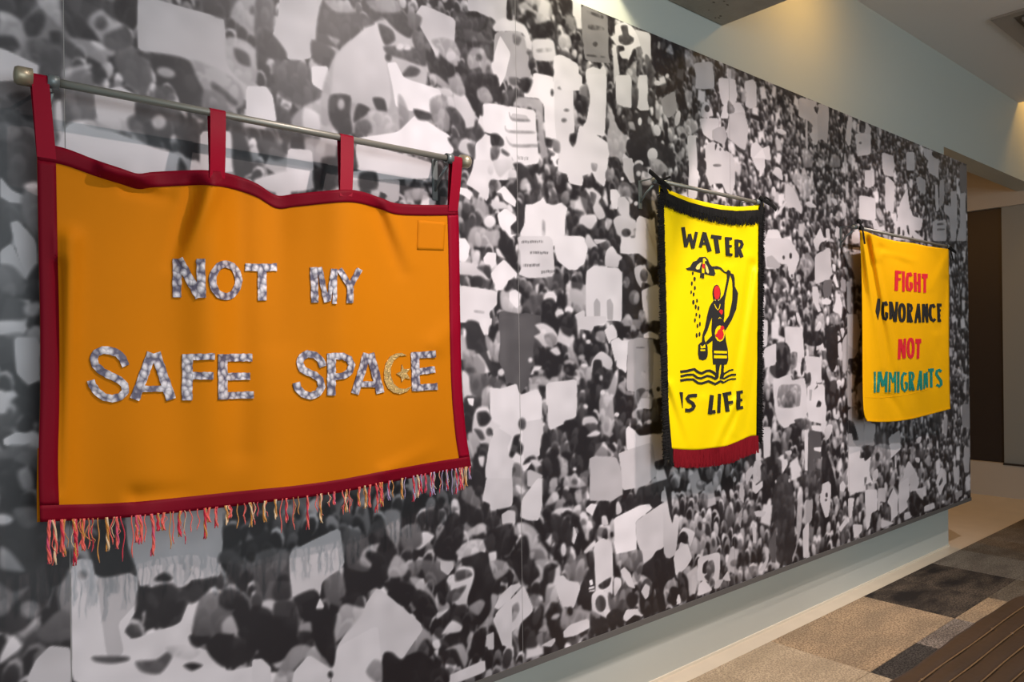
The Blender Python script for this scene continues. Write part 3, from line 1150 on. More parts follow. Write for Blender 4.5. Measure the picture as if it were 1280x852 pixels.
P 215 850,120 880,80 910,130 890,190 850,180
P 218 940,-20 1084,-20 1084,190 940,190
P 218 935,250 990,250 980,330 960,440 935,440
P 210 835,550 900,450 935,480 880,600
B 120 850,600 940,480 940,620 890,690
P 215 975,500 1070,510 1050,590 990,640
B 165 780,250 830,240 855,330 830,370
o 190 430,110,14,26
B 150 115,690 160,740 160,860 120,860
@830,580,7.74
B 120 100,50 160,80 240,60 220,160 130,100
B 130 400,60 480,40 500,110 430,150
o 110 355,200,44,50
o 170 355,180,34,22
o 165 225,290,40,30
o 150 460,240,40,40
B 170 450,330 540,310 550,350 470,360
B 110 60,150 110,130 140,200 90,240
B 165 490,110 560,40 560,110 540,210 520,170
B 120 340,290 420,300 420,420 400,460
B 200 0,250 20,280 70,560 100,520 120,510 145,520 110,860 0,860
B 130 200,620 240,530 300,580 310,680 260,780 230,650
B 195 150,680 190,610 290,650 290,700 250,800 220,680
o 45 190,710,44,60
P 200 130,860 160,750 200,770 230,770 250,860
B 165 380,520 430,460 450,500 400,560
o 205 390,540,18,22
o 170 385,610,18,36
B 190 300,430 350,460 340,480 310,450
B 160 260,800 300,700 350,750 370,690 410,750 370,860 270,860
o 190 480,670,18,26
B 190 500,660 540,720 550,780 520,720
B 110 580,300 640,400 650,620 600,670 570,600 590,450
P 180 725,300 745,110 780,260 770,380 740,350
P 150 720,480 765,410 740,620 720,580
o 200 682,147,14,28
P 190 790,80 850,10 870,60 830,150 800,210 785,150
P 190 890,0 930,0 935,100 910,160
B 180 820,350 870,350 860,410 830,390
B 120 820,430 870,410 870,500 830,490
@830,660,8.52
P 208 125,240 230,170 265,200 300,320 230,430 130,500 115,350 100,330
P 208 360,310 595,248 597,460 560,600 430,560 355,560
B 70 410,470 420,380 470,340 460,400 450,480
B 130 455,480 460,370 520,340 540,420 530,500 490,520
B 90 430,520 470,490 540,560 530,640 500,600
P 215 355,725 370,600 430,540 520,660
B 50 590,560 600,430 650,390 680,440 640,540
P 200 620,540 680,450 710,560 660,560
P 195 530,640 560,550 640,540 580,640
o 110 750,370,48,38,-20
B 150 10,640 60,560 140,560 150,620 80,620 30,760
o 36 110,710,60,90
P 220 130,780 150,700 185,720 170,800
P 205 905,400 950,362 990,390 985,440 920,420
B 130 915,410 990,410 990,500 930,510
P 195 1000,460 1090,330 1070,190 1110,210 1115,330 1070,450
P 195 300,500 330,500 350,600 330,700 300,690
B 165 200,470 270,400 280,520 250,570
B 120 800,430 860,400 880,440 830,450
P 200 945,0 980,0 985,140 950,140
P 100 1110,170 1193,0 1193,370 1150,360
B 50 150,480 200,470 260,560 250,740 190,780 150,620
@0,213,4
B 70 0,-20 180,-20 185,120 120,150 40,110
P 200 0,30 60,100 180,150 120,170 50,160 0,130
B 75 -50,160 40,170 60,300 30,380 -50,390
B 110 60,170 140,180 150,240 90,260 50,230
B 150 110,120 185,60 185,330 140,290 110,200
o 205 160,78,40,18
P 200 50,260 90,250 180,350 190,480 130,555 80,400
P 190 0,400 60,360 150,560 100,530 0,490
B 120 -50,480 60,475 130,560 110,620 -50,600
B 60 130,560 190,470 200,640 160,640
B 70 -50,600 60,620 150,680 130,740 60,750 -50,750
B 190 120,680 160,660 195,660 195,720 130,720
B 205 -50,760 60,755 140,790 80,820 -50,830
B 130 0,830 100,810 180,860 0,860
@0,426,4
B 75 -50,-20 60,-10 70,80 30,120 -50,110
P 205 70,-20 195,-20 200,200 140,220 80,160
B 60 60,300 140,240 200,210 200,390 130,400 90,330
B 205 -50,250 30,255 30,360 -50,360
B 80 -50,370 60,380 60,440 0,490 -50,480
P 215 15,490 80,455 150,460 160,500 90,535 20,520
B 120 0,560 60,520 190,540 180,640 100,600 0,590
B 65 -50,600 60,590 130,620 90,670 60,720 -50,700
B 50 60,790 150,750 185,780 170,860 60,860
B 165 90,650 150,640 170,730 110,740
@0,639,4
B 65 -50,0 180,60 240,60 280,230 260,420 200,500 100,600 -50,560
o 205 10,40,55,28
B 130 60,-10 180,-20 190,60 120,80
B 165 0,180 50,200 120,290 90,300 0,280
B 130 -50,330 60,400 140,380 80,450 20,520 -50,500
o 140 150,490,50,44
B 150 290,380 356,270 356,530 300,500
B 120 220,560 300,490 356,520 356,620 240,660 180,620
P 190 140,820 180,740 250,670 356,680 356,900 130,900
B 205 0,720 60,620 110,670 60,720 0,760
B 48 240,200 356,120 356,260 300,360 240,360
o 190 345,130,40,60
P 205 357,260 400,235 460,240 475,320 640,305 690,330 690,480 620,600 660,640 900,560 940,460 1000,440 950,660 1020,690 1120,720 1130,800 1280,770 1280,900 357,900
P 175 480,320 640,305 680,330 690,450 590,560 620,700 560,760 530,700
P 190 620,-60 1115,-60 1115,150 1100,330 960,340 930,380 700,380 680,280 640,200
o 150 415,315,24,22
B 45 480,120 600,120 670,270 620,310 500,325 475,260
B 45 780,330 820,305 860,330 840,350 780,345
B 40 680,510 690,400 740,370 760,430 720,500
B 60 750,390 860,360 920,430 930,460 820,540 740,520
B 45 740,500 860,450 920,450 900,510 820,540 750,530
B 60 930,370 1085,325 1040,400 960,460 890,420
B 105 680,750 780,740 840,700 860,730 800,810 710,800
B 48 920,770 960,755 1010,770 960,795
B 190 830,680 920,670 1000,700 950,740 870,720
B 80 470,725 630,725 640,745 560,760 480,750
o 90 685,585,16,22
B 48 1115,80 1190,70 1200,150 1130,175
B 90 1100,210 1160,190 1230,260 1100,260
B 48 1200,170 1280,140 1280,250 1230,240
B 120 1000,440 1090,400 1180,480 1160,600 1050,620 960,620
o 65 1155,440,64,54
B 40 1160,520 1200,490 1280,520 1280,660 1200,640
B 180 1110,560 1160,520 1190,600 1120,620
B 50 1030,650 1100,610 1200,630 1280,680 1260,740 1130,780 1050,720
B 45 950,620 1030,640 990,680 955,660
@320,639,4
B 60 0,60 140,180 0,215
B 90 0,215 170,195 170,420 60,440 0,440
P 192 165,205 290,140 420,80 445,270 330,350 320,430 300,400 175,430
B 60 80,400 110,330 160,320 175,430 100,450
B 48 190,430 290,390 330,460 300,540 230,540 200,480
B 120 340,350 420,310 455,380 430,470 390,470 350,440
P 210 300,480 320,430 340,470 330,510 305,500
B 110 440,90 540,110 600,240 560,300 470,300 440,200
B 160 520,260 540,190 620,160 640,230 580,280
B 55 550,230 560,200 610,210 600,270
o 80 632,85,54,50,15
B 45 440,290 560,300 620,160 690,160 700,230 660,340 560,400 480,470 430,470 450,400
B 165 660,290 700,215 760,270 740,320 670,330
B 50 640,370 680,340 800,380 790,440 740,470 690,440
B 200 780,140 840,100 890,120 870,150 820,190 790,180
B 115 760,270 820,240 940,260 960,310 900,370 860,370 830,290 800,320
P 185 930,130 970,130 970,200 990,280 960,320 920,290
B 48 890,180 960,50 1000,10 1040,80 1020,180 1000,240 930,240
B 40 1030,240 1110,200 1190,240 1200,340 1110,560 1060,520 1080,330
B 190 1000,200 1090,140 1140,150 1140,190 1040,230
B 180 1060,100 1130,60 1150,90 1100,120
B 205 960,350 990,320 1020,280 1080,280 1090,330 1050,440 1000,460 1000,380
B 90 960,410 1050,370 1010,440 960,450
B 110 1000,300 1060,290 1080,320 1000,350
B 48 790,410 830,385 890,440 900,520 830,510 780,460
B 165 770,330 830,340 900,440 910,490 870,420 790,370
B 60 880,590 960,500 1060,480 1100,540 1040,560 960,600 920,640
B 200 930,610 980,545 1030,570 1020,600 960,610
B 150 1060,480 1120,440 1145,460 1110,520
o 55 985,725,46,44
B 60 920,640 1000,620 1040,680 960,760 920,730
B 165 950,690 1030,660 1060,730 1040,780 1000,690
B 45 1070,720 1090,620 1150,580 1140,700 1100,760
P 190 1150,620 1190,600 1190,690 1160,690
P 205 1190,520 1280,420 1280,690 1230,665
P 205 1190,480 1280,360 1280,430 1220,480
B 45 820,590 860,640 900,720 930,760 840,850 860,800 890,740
B 150 740,720 800,640 830,580 900,640 840,640 800,700
o 205 905,665,18,22
P 198 400,680 600,385 625,390 845,575 730,740 690,730 630,740 630,900 370,900
P 206 400,680 610,565 625,740 630,900 370,900
B 45 635,720 680,705 730,740 820,700 895,760 830,850 790,900 635,900
B 150 550,800 590,740 630,760 630,850 590,850
B 170 380,620 420,480 480,455 535,500 440,620 400,650
B 60 420,440 540,480 520,400
B 45 -20,480 80,500 100,640 200,660 180,720 60,760 -20,640
B 60 90,460 200,460 200,640 100,640
o 160 262,585,46,34
B 70 220,600 300,610 280,670 220,660
B 45 280,500 400,500 390,600 400,680 380,780 300,680
B 150 110,790 180,680 260,670 350,740 360,790 260,730 180,800 120,830
P 205 180,860 190,800 265,715 380,790 370,860
o 40 372,815,12,16
P 200 -20,740 30,735 75,780 75,860 -20,860
P 205 940,860 960,820 1145,740 1148,800 1000,860
B 60 850,830 900,780 960,790 960,860 850,860
B 45 690,50 720,20 770,10 760,60 720,85
B 60 830,0 950,0 900,80 850,70
B 150 640,0 720,0 720,130 690,190 660,120
B 48 640,120 690,160 690,200 650,210
B 120 720,90 810,60 830,160 760,200 730,170
B 60 1140,120 1280,60 1280,200 1180,220
B 150 1170,240 1250,250 1260,300 1200,340 1180,300
B 200 1165,210 1200,200 1200,240 1170,250
@320,213,4
B 200 0,40 160,0 280,0 290,90 160,110 80,110 0,70
B 60 290,0 380,0 400,90 300,95
P 160 480,60 720,40 715,150 690,160 640,110 520,90
P 205 480,0 890,0 885,40 480,50
B 55 520,15 600,10 605,90 520,90
o 60 795,75,26,22
o 60 870,70,18,16
B 150 740,100 770,150 860,140 840,90
'''
# ------------------------------------------------------------------ the room
m_wall = mat('wall_paint', srgb(190, 192, 184), 0.75, bump=(90, .04, .001))
m_ceil = mat('ceiling_paint', srgb(222, 214, 208), 0.85)
m_floor = mat('pale_stone_floor', srgb(214, 200, 178), 0.35, vary=(6, .05))
WY = 0.075
def S(o): o['kind'] = 'structure'; return o
S(box('wall_left', (-1.6, WY, 0), (6.145, 0.26, 3.0), m_wall))
S(box('wall_left_upper', (-1.6, WY, 3.0), (8.5, 0.26, 4.2), m_wall))
S(box('floor', (-1.6, -5.0, -0.1), (8.6, 2.2, 0.0), m_floor))
S(box('ceiling', (-1.6, -5.0, 3.69), (7.9, WY, 3.8), m_ceil))
S(box('ceiling_cove', (7.9, -5.0, 4.2), (8.7, 0.3, 4.3), m_ceil))
S(box('ceiling_recess', (6.0, 0.26, 3.3), (8.7, 2.2, 3.4), m_ceil))
S(box('wall_recess', (5.6, 1.9, 0), (8.6, 2.1, 3.3), m_wall))
S(box('wall_recess_side', (5.5, 0.26, 0), (5.7, 2.1, 3.3), m_wall))
S(box('trim_1', (-1.6, WY - 0.008, 0), (6.145, WY, 0.012), mat('caulk', srgb(225, 215, 195), 0.4)))
# far wall: low sill wall, dark bay, pale frosted panel, header
m_far = mat('far_wall_paint', srgb(186, 178, 168), 0.8)
m_dark = mat('dark_bay', srgb(42, 36, 36), 0.5)
m_pan = mat('grey_panel', srgb(138, 142, 142), 0.6)
S(box('wall_far', (8.5, -5.0, 0), (8.7, 2.1, 0.334), m_far))
S(box('wall_far_header', (8.5, -5.0, 2.87), (8.7, 2.1, 4.3), m_far))
S(box('window_1', (8.56, 0.402, 0.334), (8.7, 2.1, 2.87), m_dark))
S(box('wall_far_panel', (8.53, -5.0, 0.334), (8.7, 0.402, 2.87), m_pan))
S(box('trim_2', (8.49, -5.0, 0.322), (8.53, 0.402, 0.338), m_dark))
# concrete beam
m_conc = mat('raw_concrete', srgb(158, 150, 138), 0.9, bump=(25, .5, .01), vary=(7, .14))
beam = empty('concrete_beam', (2.6, -1.5, 3.123))
tag(beam, 'raw concrete beam under the ceiling, crossing above the mural', 'beam')
bm = bmesh.new(); bmesh.ops.create_cube(bm, size=1)
for v in bm.verts: v.co = Vector((2.835 + v.co.x * .872, -1.5 + v.co.y * 3.15, 3.4065 + v.co.z * .567))
bmesh.ops.bevel(bm, geom=bm.edges[:], offset=.006, segments=2, affect='EDGES')
from_bm('beam_body', bm, m_conc, beam)
m_pit = mat('concrete_pit', srgb(96, 86, 74), 0.95)
rr = random.Random(3); bm = bmesh.new()
for k in range(46):
    x, y = rr.uniform(2.7, 3.24), rr.uniform(-1.0, .05); r = rr.uniform(.003, .008)
    bmesh.ops.create_uvsphere(bm, u_segments=6, v_segments=4, radius=r, matrix=Matrix.Translation((x, y, 3.123 + r * .2)) @ Matrix.Diagonal((rr.uniform(1, 2.2), 1, .4, 1)))
o = from_bm('pits', bm, m_pit, beam); o['kind'] = 'stuff'
adopt(beam)

# ceiling air vent
vent = empty('ceiling_vent', (6.2, -0.75, 3.69))
tag(vent, 'square recessed air vent set in the ceiling at the far right', 'vent')
m_vent = mat('vent_metal', srgb(150, 138, 128), 0.5)
m_vent2 = mat('vent_inside', srgb(104, 94, 84), 0.8)
vx0, vx1, vy0, vy1 = 5.71, 6.61, -1.275, -0.376
def ringbox(name, x0, y0, x1, y1, w, z0, z1, m, parent, zi=None):
    zi = z0 if zi is None else zi
    o8 = [(x0, y0), (x1, y0), (x1, y1), (x0, y1)]; i8 = [(x0 + w, y0 + w), (x1 - w, y0 + w), (x1 - w, y1 - w), (x0 + w, y1 - w)]
    vs = [(x, y, z0) for x, y in o8] + [(x, y, zi) for x, y in i8] + [(x, y, z1) for x, y in o8] + [(x, y, z1) for x, y in i8]
    fs = []
    for k in range(4):
        a, b = k, (k + 1) % 4
        fs += [(a, b, 4 + b, 4 + a), (8 + b, 8 + a, 12 + a, 12 + b), (b, a, 8 + a, 8 + b), (4 + a, 4 + b, 12 + b, 12 + a)]
    return mesh(name, vs, fs, m, parent)
ringbox('frame', vx0, vy0, vx1, vy1, .10, 3.672, 3.689, m_vent, vent, 3.684)
mesh('duct_opening', [(vx0 + .1, vy0 + .1, 3.6885), (vx1 - .1, vy0 + .1, 3.6885), (vx1 - .1, vy1 - .1, 3.6885), (vx0 + .1, vy1 - .1, 3.6885)], [(0, 1, 2, 3)], m_vent2, vent)
ringbox('louver', vx0 + .14, vy0 + .14, vx1 - .14, vy1 - .14, .10, 3.664, 3.684, m_vent, vent, 3.676)
box('centre_plate', (vx0 + .28, vy0 + .28, 3.664), (vx1 - .28, vy1 - .28, 3.672), m_vent, vent)
adopt(vent)

# carpet tiles laid over the floor
def carpet_mat(name, a, b, c, sc=1.0):
    m = bpy.data.materials.new(name); m.use_nodes = True
    nt = m.node_tree; bs = nt.nodes['Principled BSDF']; L = nt.links.new
    tc = nt.nodes.new('ShaderNodeTexCoord')
    n1 = nt.nodes.new('ShaderNodeTexNoise'); n1.inputs['Scale'].default_value = 120; n1.inputs['Detail'].default_value = 3
    n2 = nt.nodes.new('ShaderNodeTexNoise'); n2.inputs['Scale'].default_value = 3.2 * sc; n2.inputs['Detail'].default_value = 5
    mp = nt.nodes.new('ShaderNodeMapping'); mp.inputs['Scale'].default_value = (1, 2.6, 1)
    oi = nt.nodes.new('ShaderNodeObjectInfo'); ad = nt.nodes.new('ShaderNodeVectorMath'); ad.operation = 'ADD'
    sc2 = nt.nodes.new('ShaderNodeVectorMath'); sc2.operation = 'SCALE'; sc2.inputs['Scale'].default_value = 40
    L(oi.outputs['Random'], sc2.inputs[0]); L(tc.outputs['Object'], ad.inputs[0]); L(sc2.outputs[0], ad.inputs[1])
    L(ad.outputs[0], mp.inputs['Vector']); L(mp.outputs[0], n2.inputs['Vector']); L(tc.outputs['Object'], n1.inputs['Vector'])
    r1 = nt.nodes.new('ShaderNodeValToRGB'); r1.color_ramp.elements[0].position = .38; r1.color_ramp.elements[1].position = .62
    r1.color_ramp.elements[0].color = a; r1.color_ramp.elements[1].color = b
    L(n2.outputs['Fac'], r1.inputs['Fac'])
    r2 = nt.nodes.new('ShaderNodeMapRange'); r2.inputs['From Min'].default_value = .44; r2.inputs['From Max'].default_value = .56
    L(n1.outputs['Fac'], r2.inputs['Value'])
    mx = nt.nodes.new('ShaderNodeMix'); mx.data_type = 'RGBA'
    ml = nt.nodes.new('ShaderNodeMath'); ml.operation = 'MULTIPLY'; ml.inputs[1].default_value = .75
    L(r2.outputs[0], ml.inputs[0]); L(ml.outputs[0], mx.inputs[0])
    L(r1.outputs[0], mx.inputs[6]); mx.inputs[7].default_value = c
    L(mx.outputs[2], bs.inputs['Base Color'])
    bs.inputs['Roughness'].default_value = .95; bs.inputs['Specular IOR Level'].default_value = .1
    bp = nt.nodes.new('ShaderNodeBump'); bp.inputs['Strength'].default_value = .6; bp.inputs['Distance'].default_value = .004
    L(n1.outputs['Fac'], bp.inputs['Height']); L(bp.outputs[0], bs.inputs['Normal'])
    return m
CM = {
 's': carpet_mat('carpet_sand', srgb(196, 176, 148), srgb(176, 158, 132), srgb(138, 122, 104)),
 't': carpet_mat('carpet_tan', srgb(186, 160, 128), srgb(160, 140, 114), srgb(112, 94, 78)),
 'g': carpet_mat('carpet_tan_grey', srgb(168, 146, 120), srgb(140, 132, 124), srgb(96, 86, 80)),
 'd': carpet_mat('carpet_charcoal', srgb(46, 42, 40), srgb(104, 92, 80), srgb(40, 36, 34)),
 'k': carpet_mat('carpet_speckled', srgb(150, 138, 128), srgb(128, 116, 106), srgb(56, 50, 46)),
 'c': carpet_mat('carpet_black_speckle', srgb(84, 78, 74), srgb(70, 66, 62), srgb(30, 28, 26)),
 'b': carpet_mat('carpet_brown', srgb(104, 92, 78), srgb(128, 118, 104), srgb(78, 68, 58)),
 'y': carpet_mat('carpet_grey', srgb(134, 126, 114), srgb(112, 104, 94), srgb(84, 76, 68)),
}
floor = bpy.data.objects['floor']
bmt = bmesh.new(); bmesh.ops.create_cube(bmt, size=1)
for v in bmt.verts: v.co = Vector((v.co.x * .5145, v.co.y * .4985, .0035 + v.co.z * .007))
bmesh.ops.bevel(bmt, geom=[e for e in bmt.edges if all(v.co.z > .003 for v in e.verts)], offset=.002, segments=1, affect='EDGES')
tile_me = {}
base = bpy.data.meshes.new('carpet_tile'); bmt.to_mesh(base); bmt.free()
ROWS = ['ktskstgtddbybybybbyb', 'bkstkscckttbyybkbyyb', 'ysktdkbsybdkysbtkyby', 'tkbysdktbysdkbtysbkd', 'sybktdysbkydtskbysdt']
X0 = 3.478 - 4 * 0.5165
ROWS[0] = 'kcssttddybybyb'; ROWS[1] = 'bksscktbyyybby'
for r, row in enumerate(ROWS):
    for k in range(-6, 14):
        ch = row[k % len(row)]
        if ch not in tile_me:
            me = base.copy(); me.materials.clear(); me.materials.append(CM[ch]); tile_me[ch] = me
        if X0 + (k + .5) * .5165 > 8.45: break
        o = bpy.data.objects.new('carpet_tile', tile_me[ch]); COL.objects.link(o); o.parent = floor
        o.location = (X0 + (k + .5) * .5165, -.03 - (r + .5) * .5, 0)
# ------------------------------------------------------------------ the printed crowd on the mural
MUR_Z0, MUR_Z1 = 0.343, 2.889
SHAPES = []
def parse(txt):
    ox = oy = 0.0; s = 1.0
    for ln in txt.strip().split('\n'):
        ln = ln.strip()
        if not ln: continue
        if ln[0] == '@':
            ox, oy, s = [float(t) for t in ln[1:].split(',')]; continue
        t = ln.split()
        if t[0] == 'o':
            q = [float(v) for v in t[2].split(',')]
            rot = math.radians(q[4]) if len(q) > 4 else 0.0
            pts = []
            for k in range(16):
                a = 2 * math.pi * k / 16
                ex, ey = q[2] * math.cos(a), q[3] * math.sin(a)
                pts.append((ox + (q[0] + ex * math.cos(rot) - ey * math.sin(rot)) / s, oy + (q[1] + ex * math.sin(rot) + ey * math.cos(rot)) / s))
            SHAPES.append(('o', float(t[1]), pts))
        else:
            pts = []
            for c in t[2:]:
                x, y = c.split(','); pts.append((ox + float(x) / s, oy + float(y) / s))
            SHAPES.append((t[0], float(t[1]), pts))
parse(MURAL)  # upper-left placard greys keep part of the light falloff in the print
def chaikin(p, n, r):
    for _ in range(n):
        q = np.roll(p, -1, axis=0); out = np.empty((len(p) * 2, 2))
        out[0::2] = p * (1 - r) + q * r; out[1::2] = p * r + q * (1 - r); p = out
    return p
def spline(p, n):
    """closed smooth curve through the points"""
    a, b, c, d = np.roll(p, 1, 0), p, np.roll(p, -1, 0), np.roll(p, -2, 0)
    m1, m2 = (c - a) * .42, (d - b) * .42; out = []
    for k in range(n):
        t = k / n
        out.append((2 * t ** 3 - 3 * t ** 2 + 1) * b + (t ** 3 - 2 * t ** 2 + t) * m1 + (-2 * t ** 3 + 3 * t ** 2) * c + (t ** 3 - t ** 2) * m2)
    return np.stack(out, 1).reshape(-1, 2)
def cover(img, xs, zs, poly, g, w, dg=0.0):
    x0, x1 = poly[:, 0].min() - w, poly[:, 0].max() + w
    z0, z1 = poly[:, 1].min() - w, poly[:, 1].max() + w
    i0, i1 = np.searchsorted(xs, [x0, x1]); j0, j1 = np.searchsorted(zs, [z0, z1])
    if i1 <= i0 or j1 <= j0: return
    X, Z = np.meshgrid(xs[i0:i1], zs[j0:j1])
    d2 = np.full(X.shape, 1e9); ins = np.zeros(X.shape, bool)
    n = len(poly)
    for k in range(n):
        ax, az = poly[k]; bx, bz = poly[(k + 1) % n]
        ex, ez = bx - ax, bz - az
        t = np.clip(((X - ax) * ex + (Z - az) * ez) / (ex * ex + ez * ez + 1e-12), 0, 1)
        dx = X - ax - t * ex; dz = Z - az - t * ez
        d2 = np.minimum(d2, dx * dx + dz * dz)
        c = (az > Z) != (bz > Z)
        ins ^= c & (X < ax + (Z - az) * (ex / (ez if abs(ez) > 1e-12 else 1e-12)))
    sd = np.sqrt(d2) * np.where(ins, 1, -1)
    al = np.clip(0.5 + sd / w, 0, 1)
    sub = img[j0:j1, i0:i1]
    if dg: g = g + dg * (2 * (Z - z0) / (z1 - z0) - 1) + dg * .35 * (2 * (X - x0) / (x1 - x0) - 1)
    sub += (g - sub) * al
rng = random.Random(7)
FILL = []
def make_fill():
    # people of the crowd, far rows first: a body and a head each, seen small where no larger shape covers them
    z = MUR_Z1 + 0.03
    while z > MUR_Z0 - 0.05:
        f = (MUR_Z1 - z) / (MUR_Z1 - MUR_Z0)
        h = 0.034 + 0.034 * f
        x = -1.3 + rng.random() * h
        while x < 6.55:
            cx = x + rng.uniform(-.4, .4) * h; cz = z + rng.uniform(-.5, .5) * h
            body = rng.choice([34, 38, 40, 44, 48, 54, 60, 84, 120])
            hair = rng.random() < .5
            head = rng.choice([44, 50, 58, 70]) if hair else rng.choice([90, 115, 140, 165, 190])
            hw = h * rng.uniform(.42, .56)
            a = []
            for k in range(9):
                t = 2 * math.pi * k / 9
                a.append((cx + math.cos(t) * hw * 1.15, cz - h * 1.0 + math.sin(t) * h * 1.25))
            FILL.append((body, np.array(a), 0.008, 16))
            tl = rng.uniform(-.5, .5)
            def ell(ox, oz, rx, rz):
                q = []
                for k in range(9):
                    t = 2 * math.pi * k / 9
                    ex, ez = math.cos(t) * rx, math.sin(t) * rz
                    q.append((cx + ox + ex * math.cos(tl) - ez * math.sin(tl), cz + oz + ex * math.sin(tl) + ez * math.cos(tl)))
                return np.array(q)
            if hair:
                if rng.random() < .7: FILL.append((rng.choice([110, 140, 170, 190]), ell(hw * .12, h * .14, hw * .78, h * .62), 0.007, 14))
                FILL.append((head, ell(0, 0, hw * .70, h * .56), 0.008, 14))
            else:
                FILL.append((head, ell(0, 0, hw * .72, h * .60), 0.006, 34))
                if rng.random() < .5: FILL.append((max(50, head - 80), ell(-hw * .1, -h * .25, hw * .5, h * .36), 0.010, 10))
            if rng.random() < 0.022:
                w2, h2 = h * rng.uniform(.8, 1.4), h * rng.uniform(.9, 1.6); tl = rng.uniform(-.4, .4)
                a = [(cx + ex * w2 * math.cos(tl) - ez * h2 * math.sin(tl), cz + ex * w2 * math.sin(tl) + ez * h2 * math.cos(tl) + h) for ex, ez in ((-.6, -.5), (.6, -.6), (.55, .6), (-.5, .55))]
                FILL.append((rng.choice([165, 185, 200]), np.array(a), 0.005, 0))
            x += h * rng.uniform(.75, 1.15)
        z -= h * .62
make_fill()
POLYS = []
for kind, g, pts in SHAPES:
    q = np.array(pts); bw, bh = np.ptp(q[:, 0]), np.ptp(q[:, 1])
    if kind != 'o' and 60 <= g <= 165 and bw > 4.2 * bh and bh < 4.2:  # a line of small writing, too small to read
        x = q[:, 0].min(); y0 = q[:, 1].min(); sl = (pts[1][1] - pts[0][1]) / max(pts[1][0] - pts[0][0], 1)
        while x < q[:, 0].max():
            w = rng.uniform(.7, 1.9); yy = pts[0][1] + (x - pts[0][0]) * sl + rng.uniform(-.5, .5)
            t = [(x, yy - .3), (x + w, yy - .2), (x + w * .9, yy + bh + .5), (x + .1, yy + bh + .3)]
            POLYS.append((g - 5, np.array([[r[0], r[2]] for r in (onY(*c) for c in t)]), 'T')); x += w + rng.uniform(.5, 1.2)
        continue
    p = np.array([[r[0], r[2]] for r in (onY(x, y, 0.0) for x, y in pts)])
    if kind == 'B': p = spline(p, 4)
    elif kind == 'P': p = chaikin(p, 2, 0.10)
    POLYS.append((g, p, kind))
def smoothn(shape, cell, seed):
    r = np.random.RandomState(seed)
    a = r.rand(int(shape[0] / cell) + 3, int(shape[1] / cell) + 3)
    y = np.arange(shape[0]) / cell; x = np.arange(shape[1]) / cell
    yi = y.astype(int); xi = x.astype(int); yf = (y - yi)[:, None]; xf = (x - xi)[None, :]
    yf = yf * yf * (3 - 2 * yf); xf = xf * xf * (3 - 2 * xf)
    return (a[yi][:, xi] * (1 - yf) * (1 - xf) + a[yi][:, xi + 1] * (1 - yf) * xf + a[yi + 1][:, xi] * yf * (1 - xf) + a[yi + 1][:, xi + 1] * yf * xf)

mm = bpy.data.materials.new('mural_print'); mm.use_nodes = True
_b = mm.node_tree.nodes['Principled BSDF']
_at = mm.node_tree.nodes.new('ShaderNodeVertexColor'); _at.layer_name = 'print'
mm.node_tree.links.new(_at.outputs['Color'], _b.inputs['Base Color'])
_b.inputs['Roughness'].default_value = 0.42; _b.inputs['Specular IOR Level'].default_value = 0.5

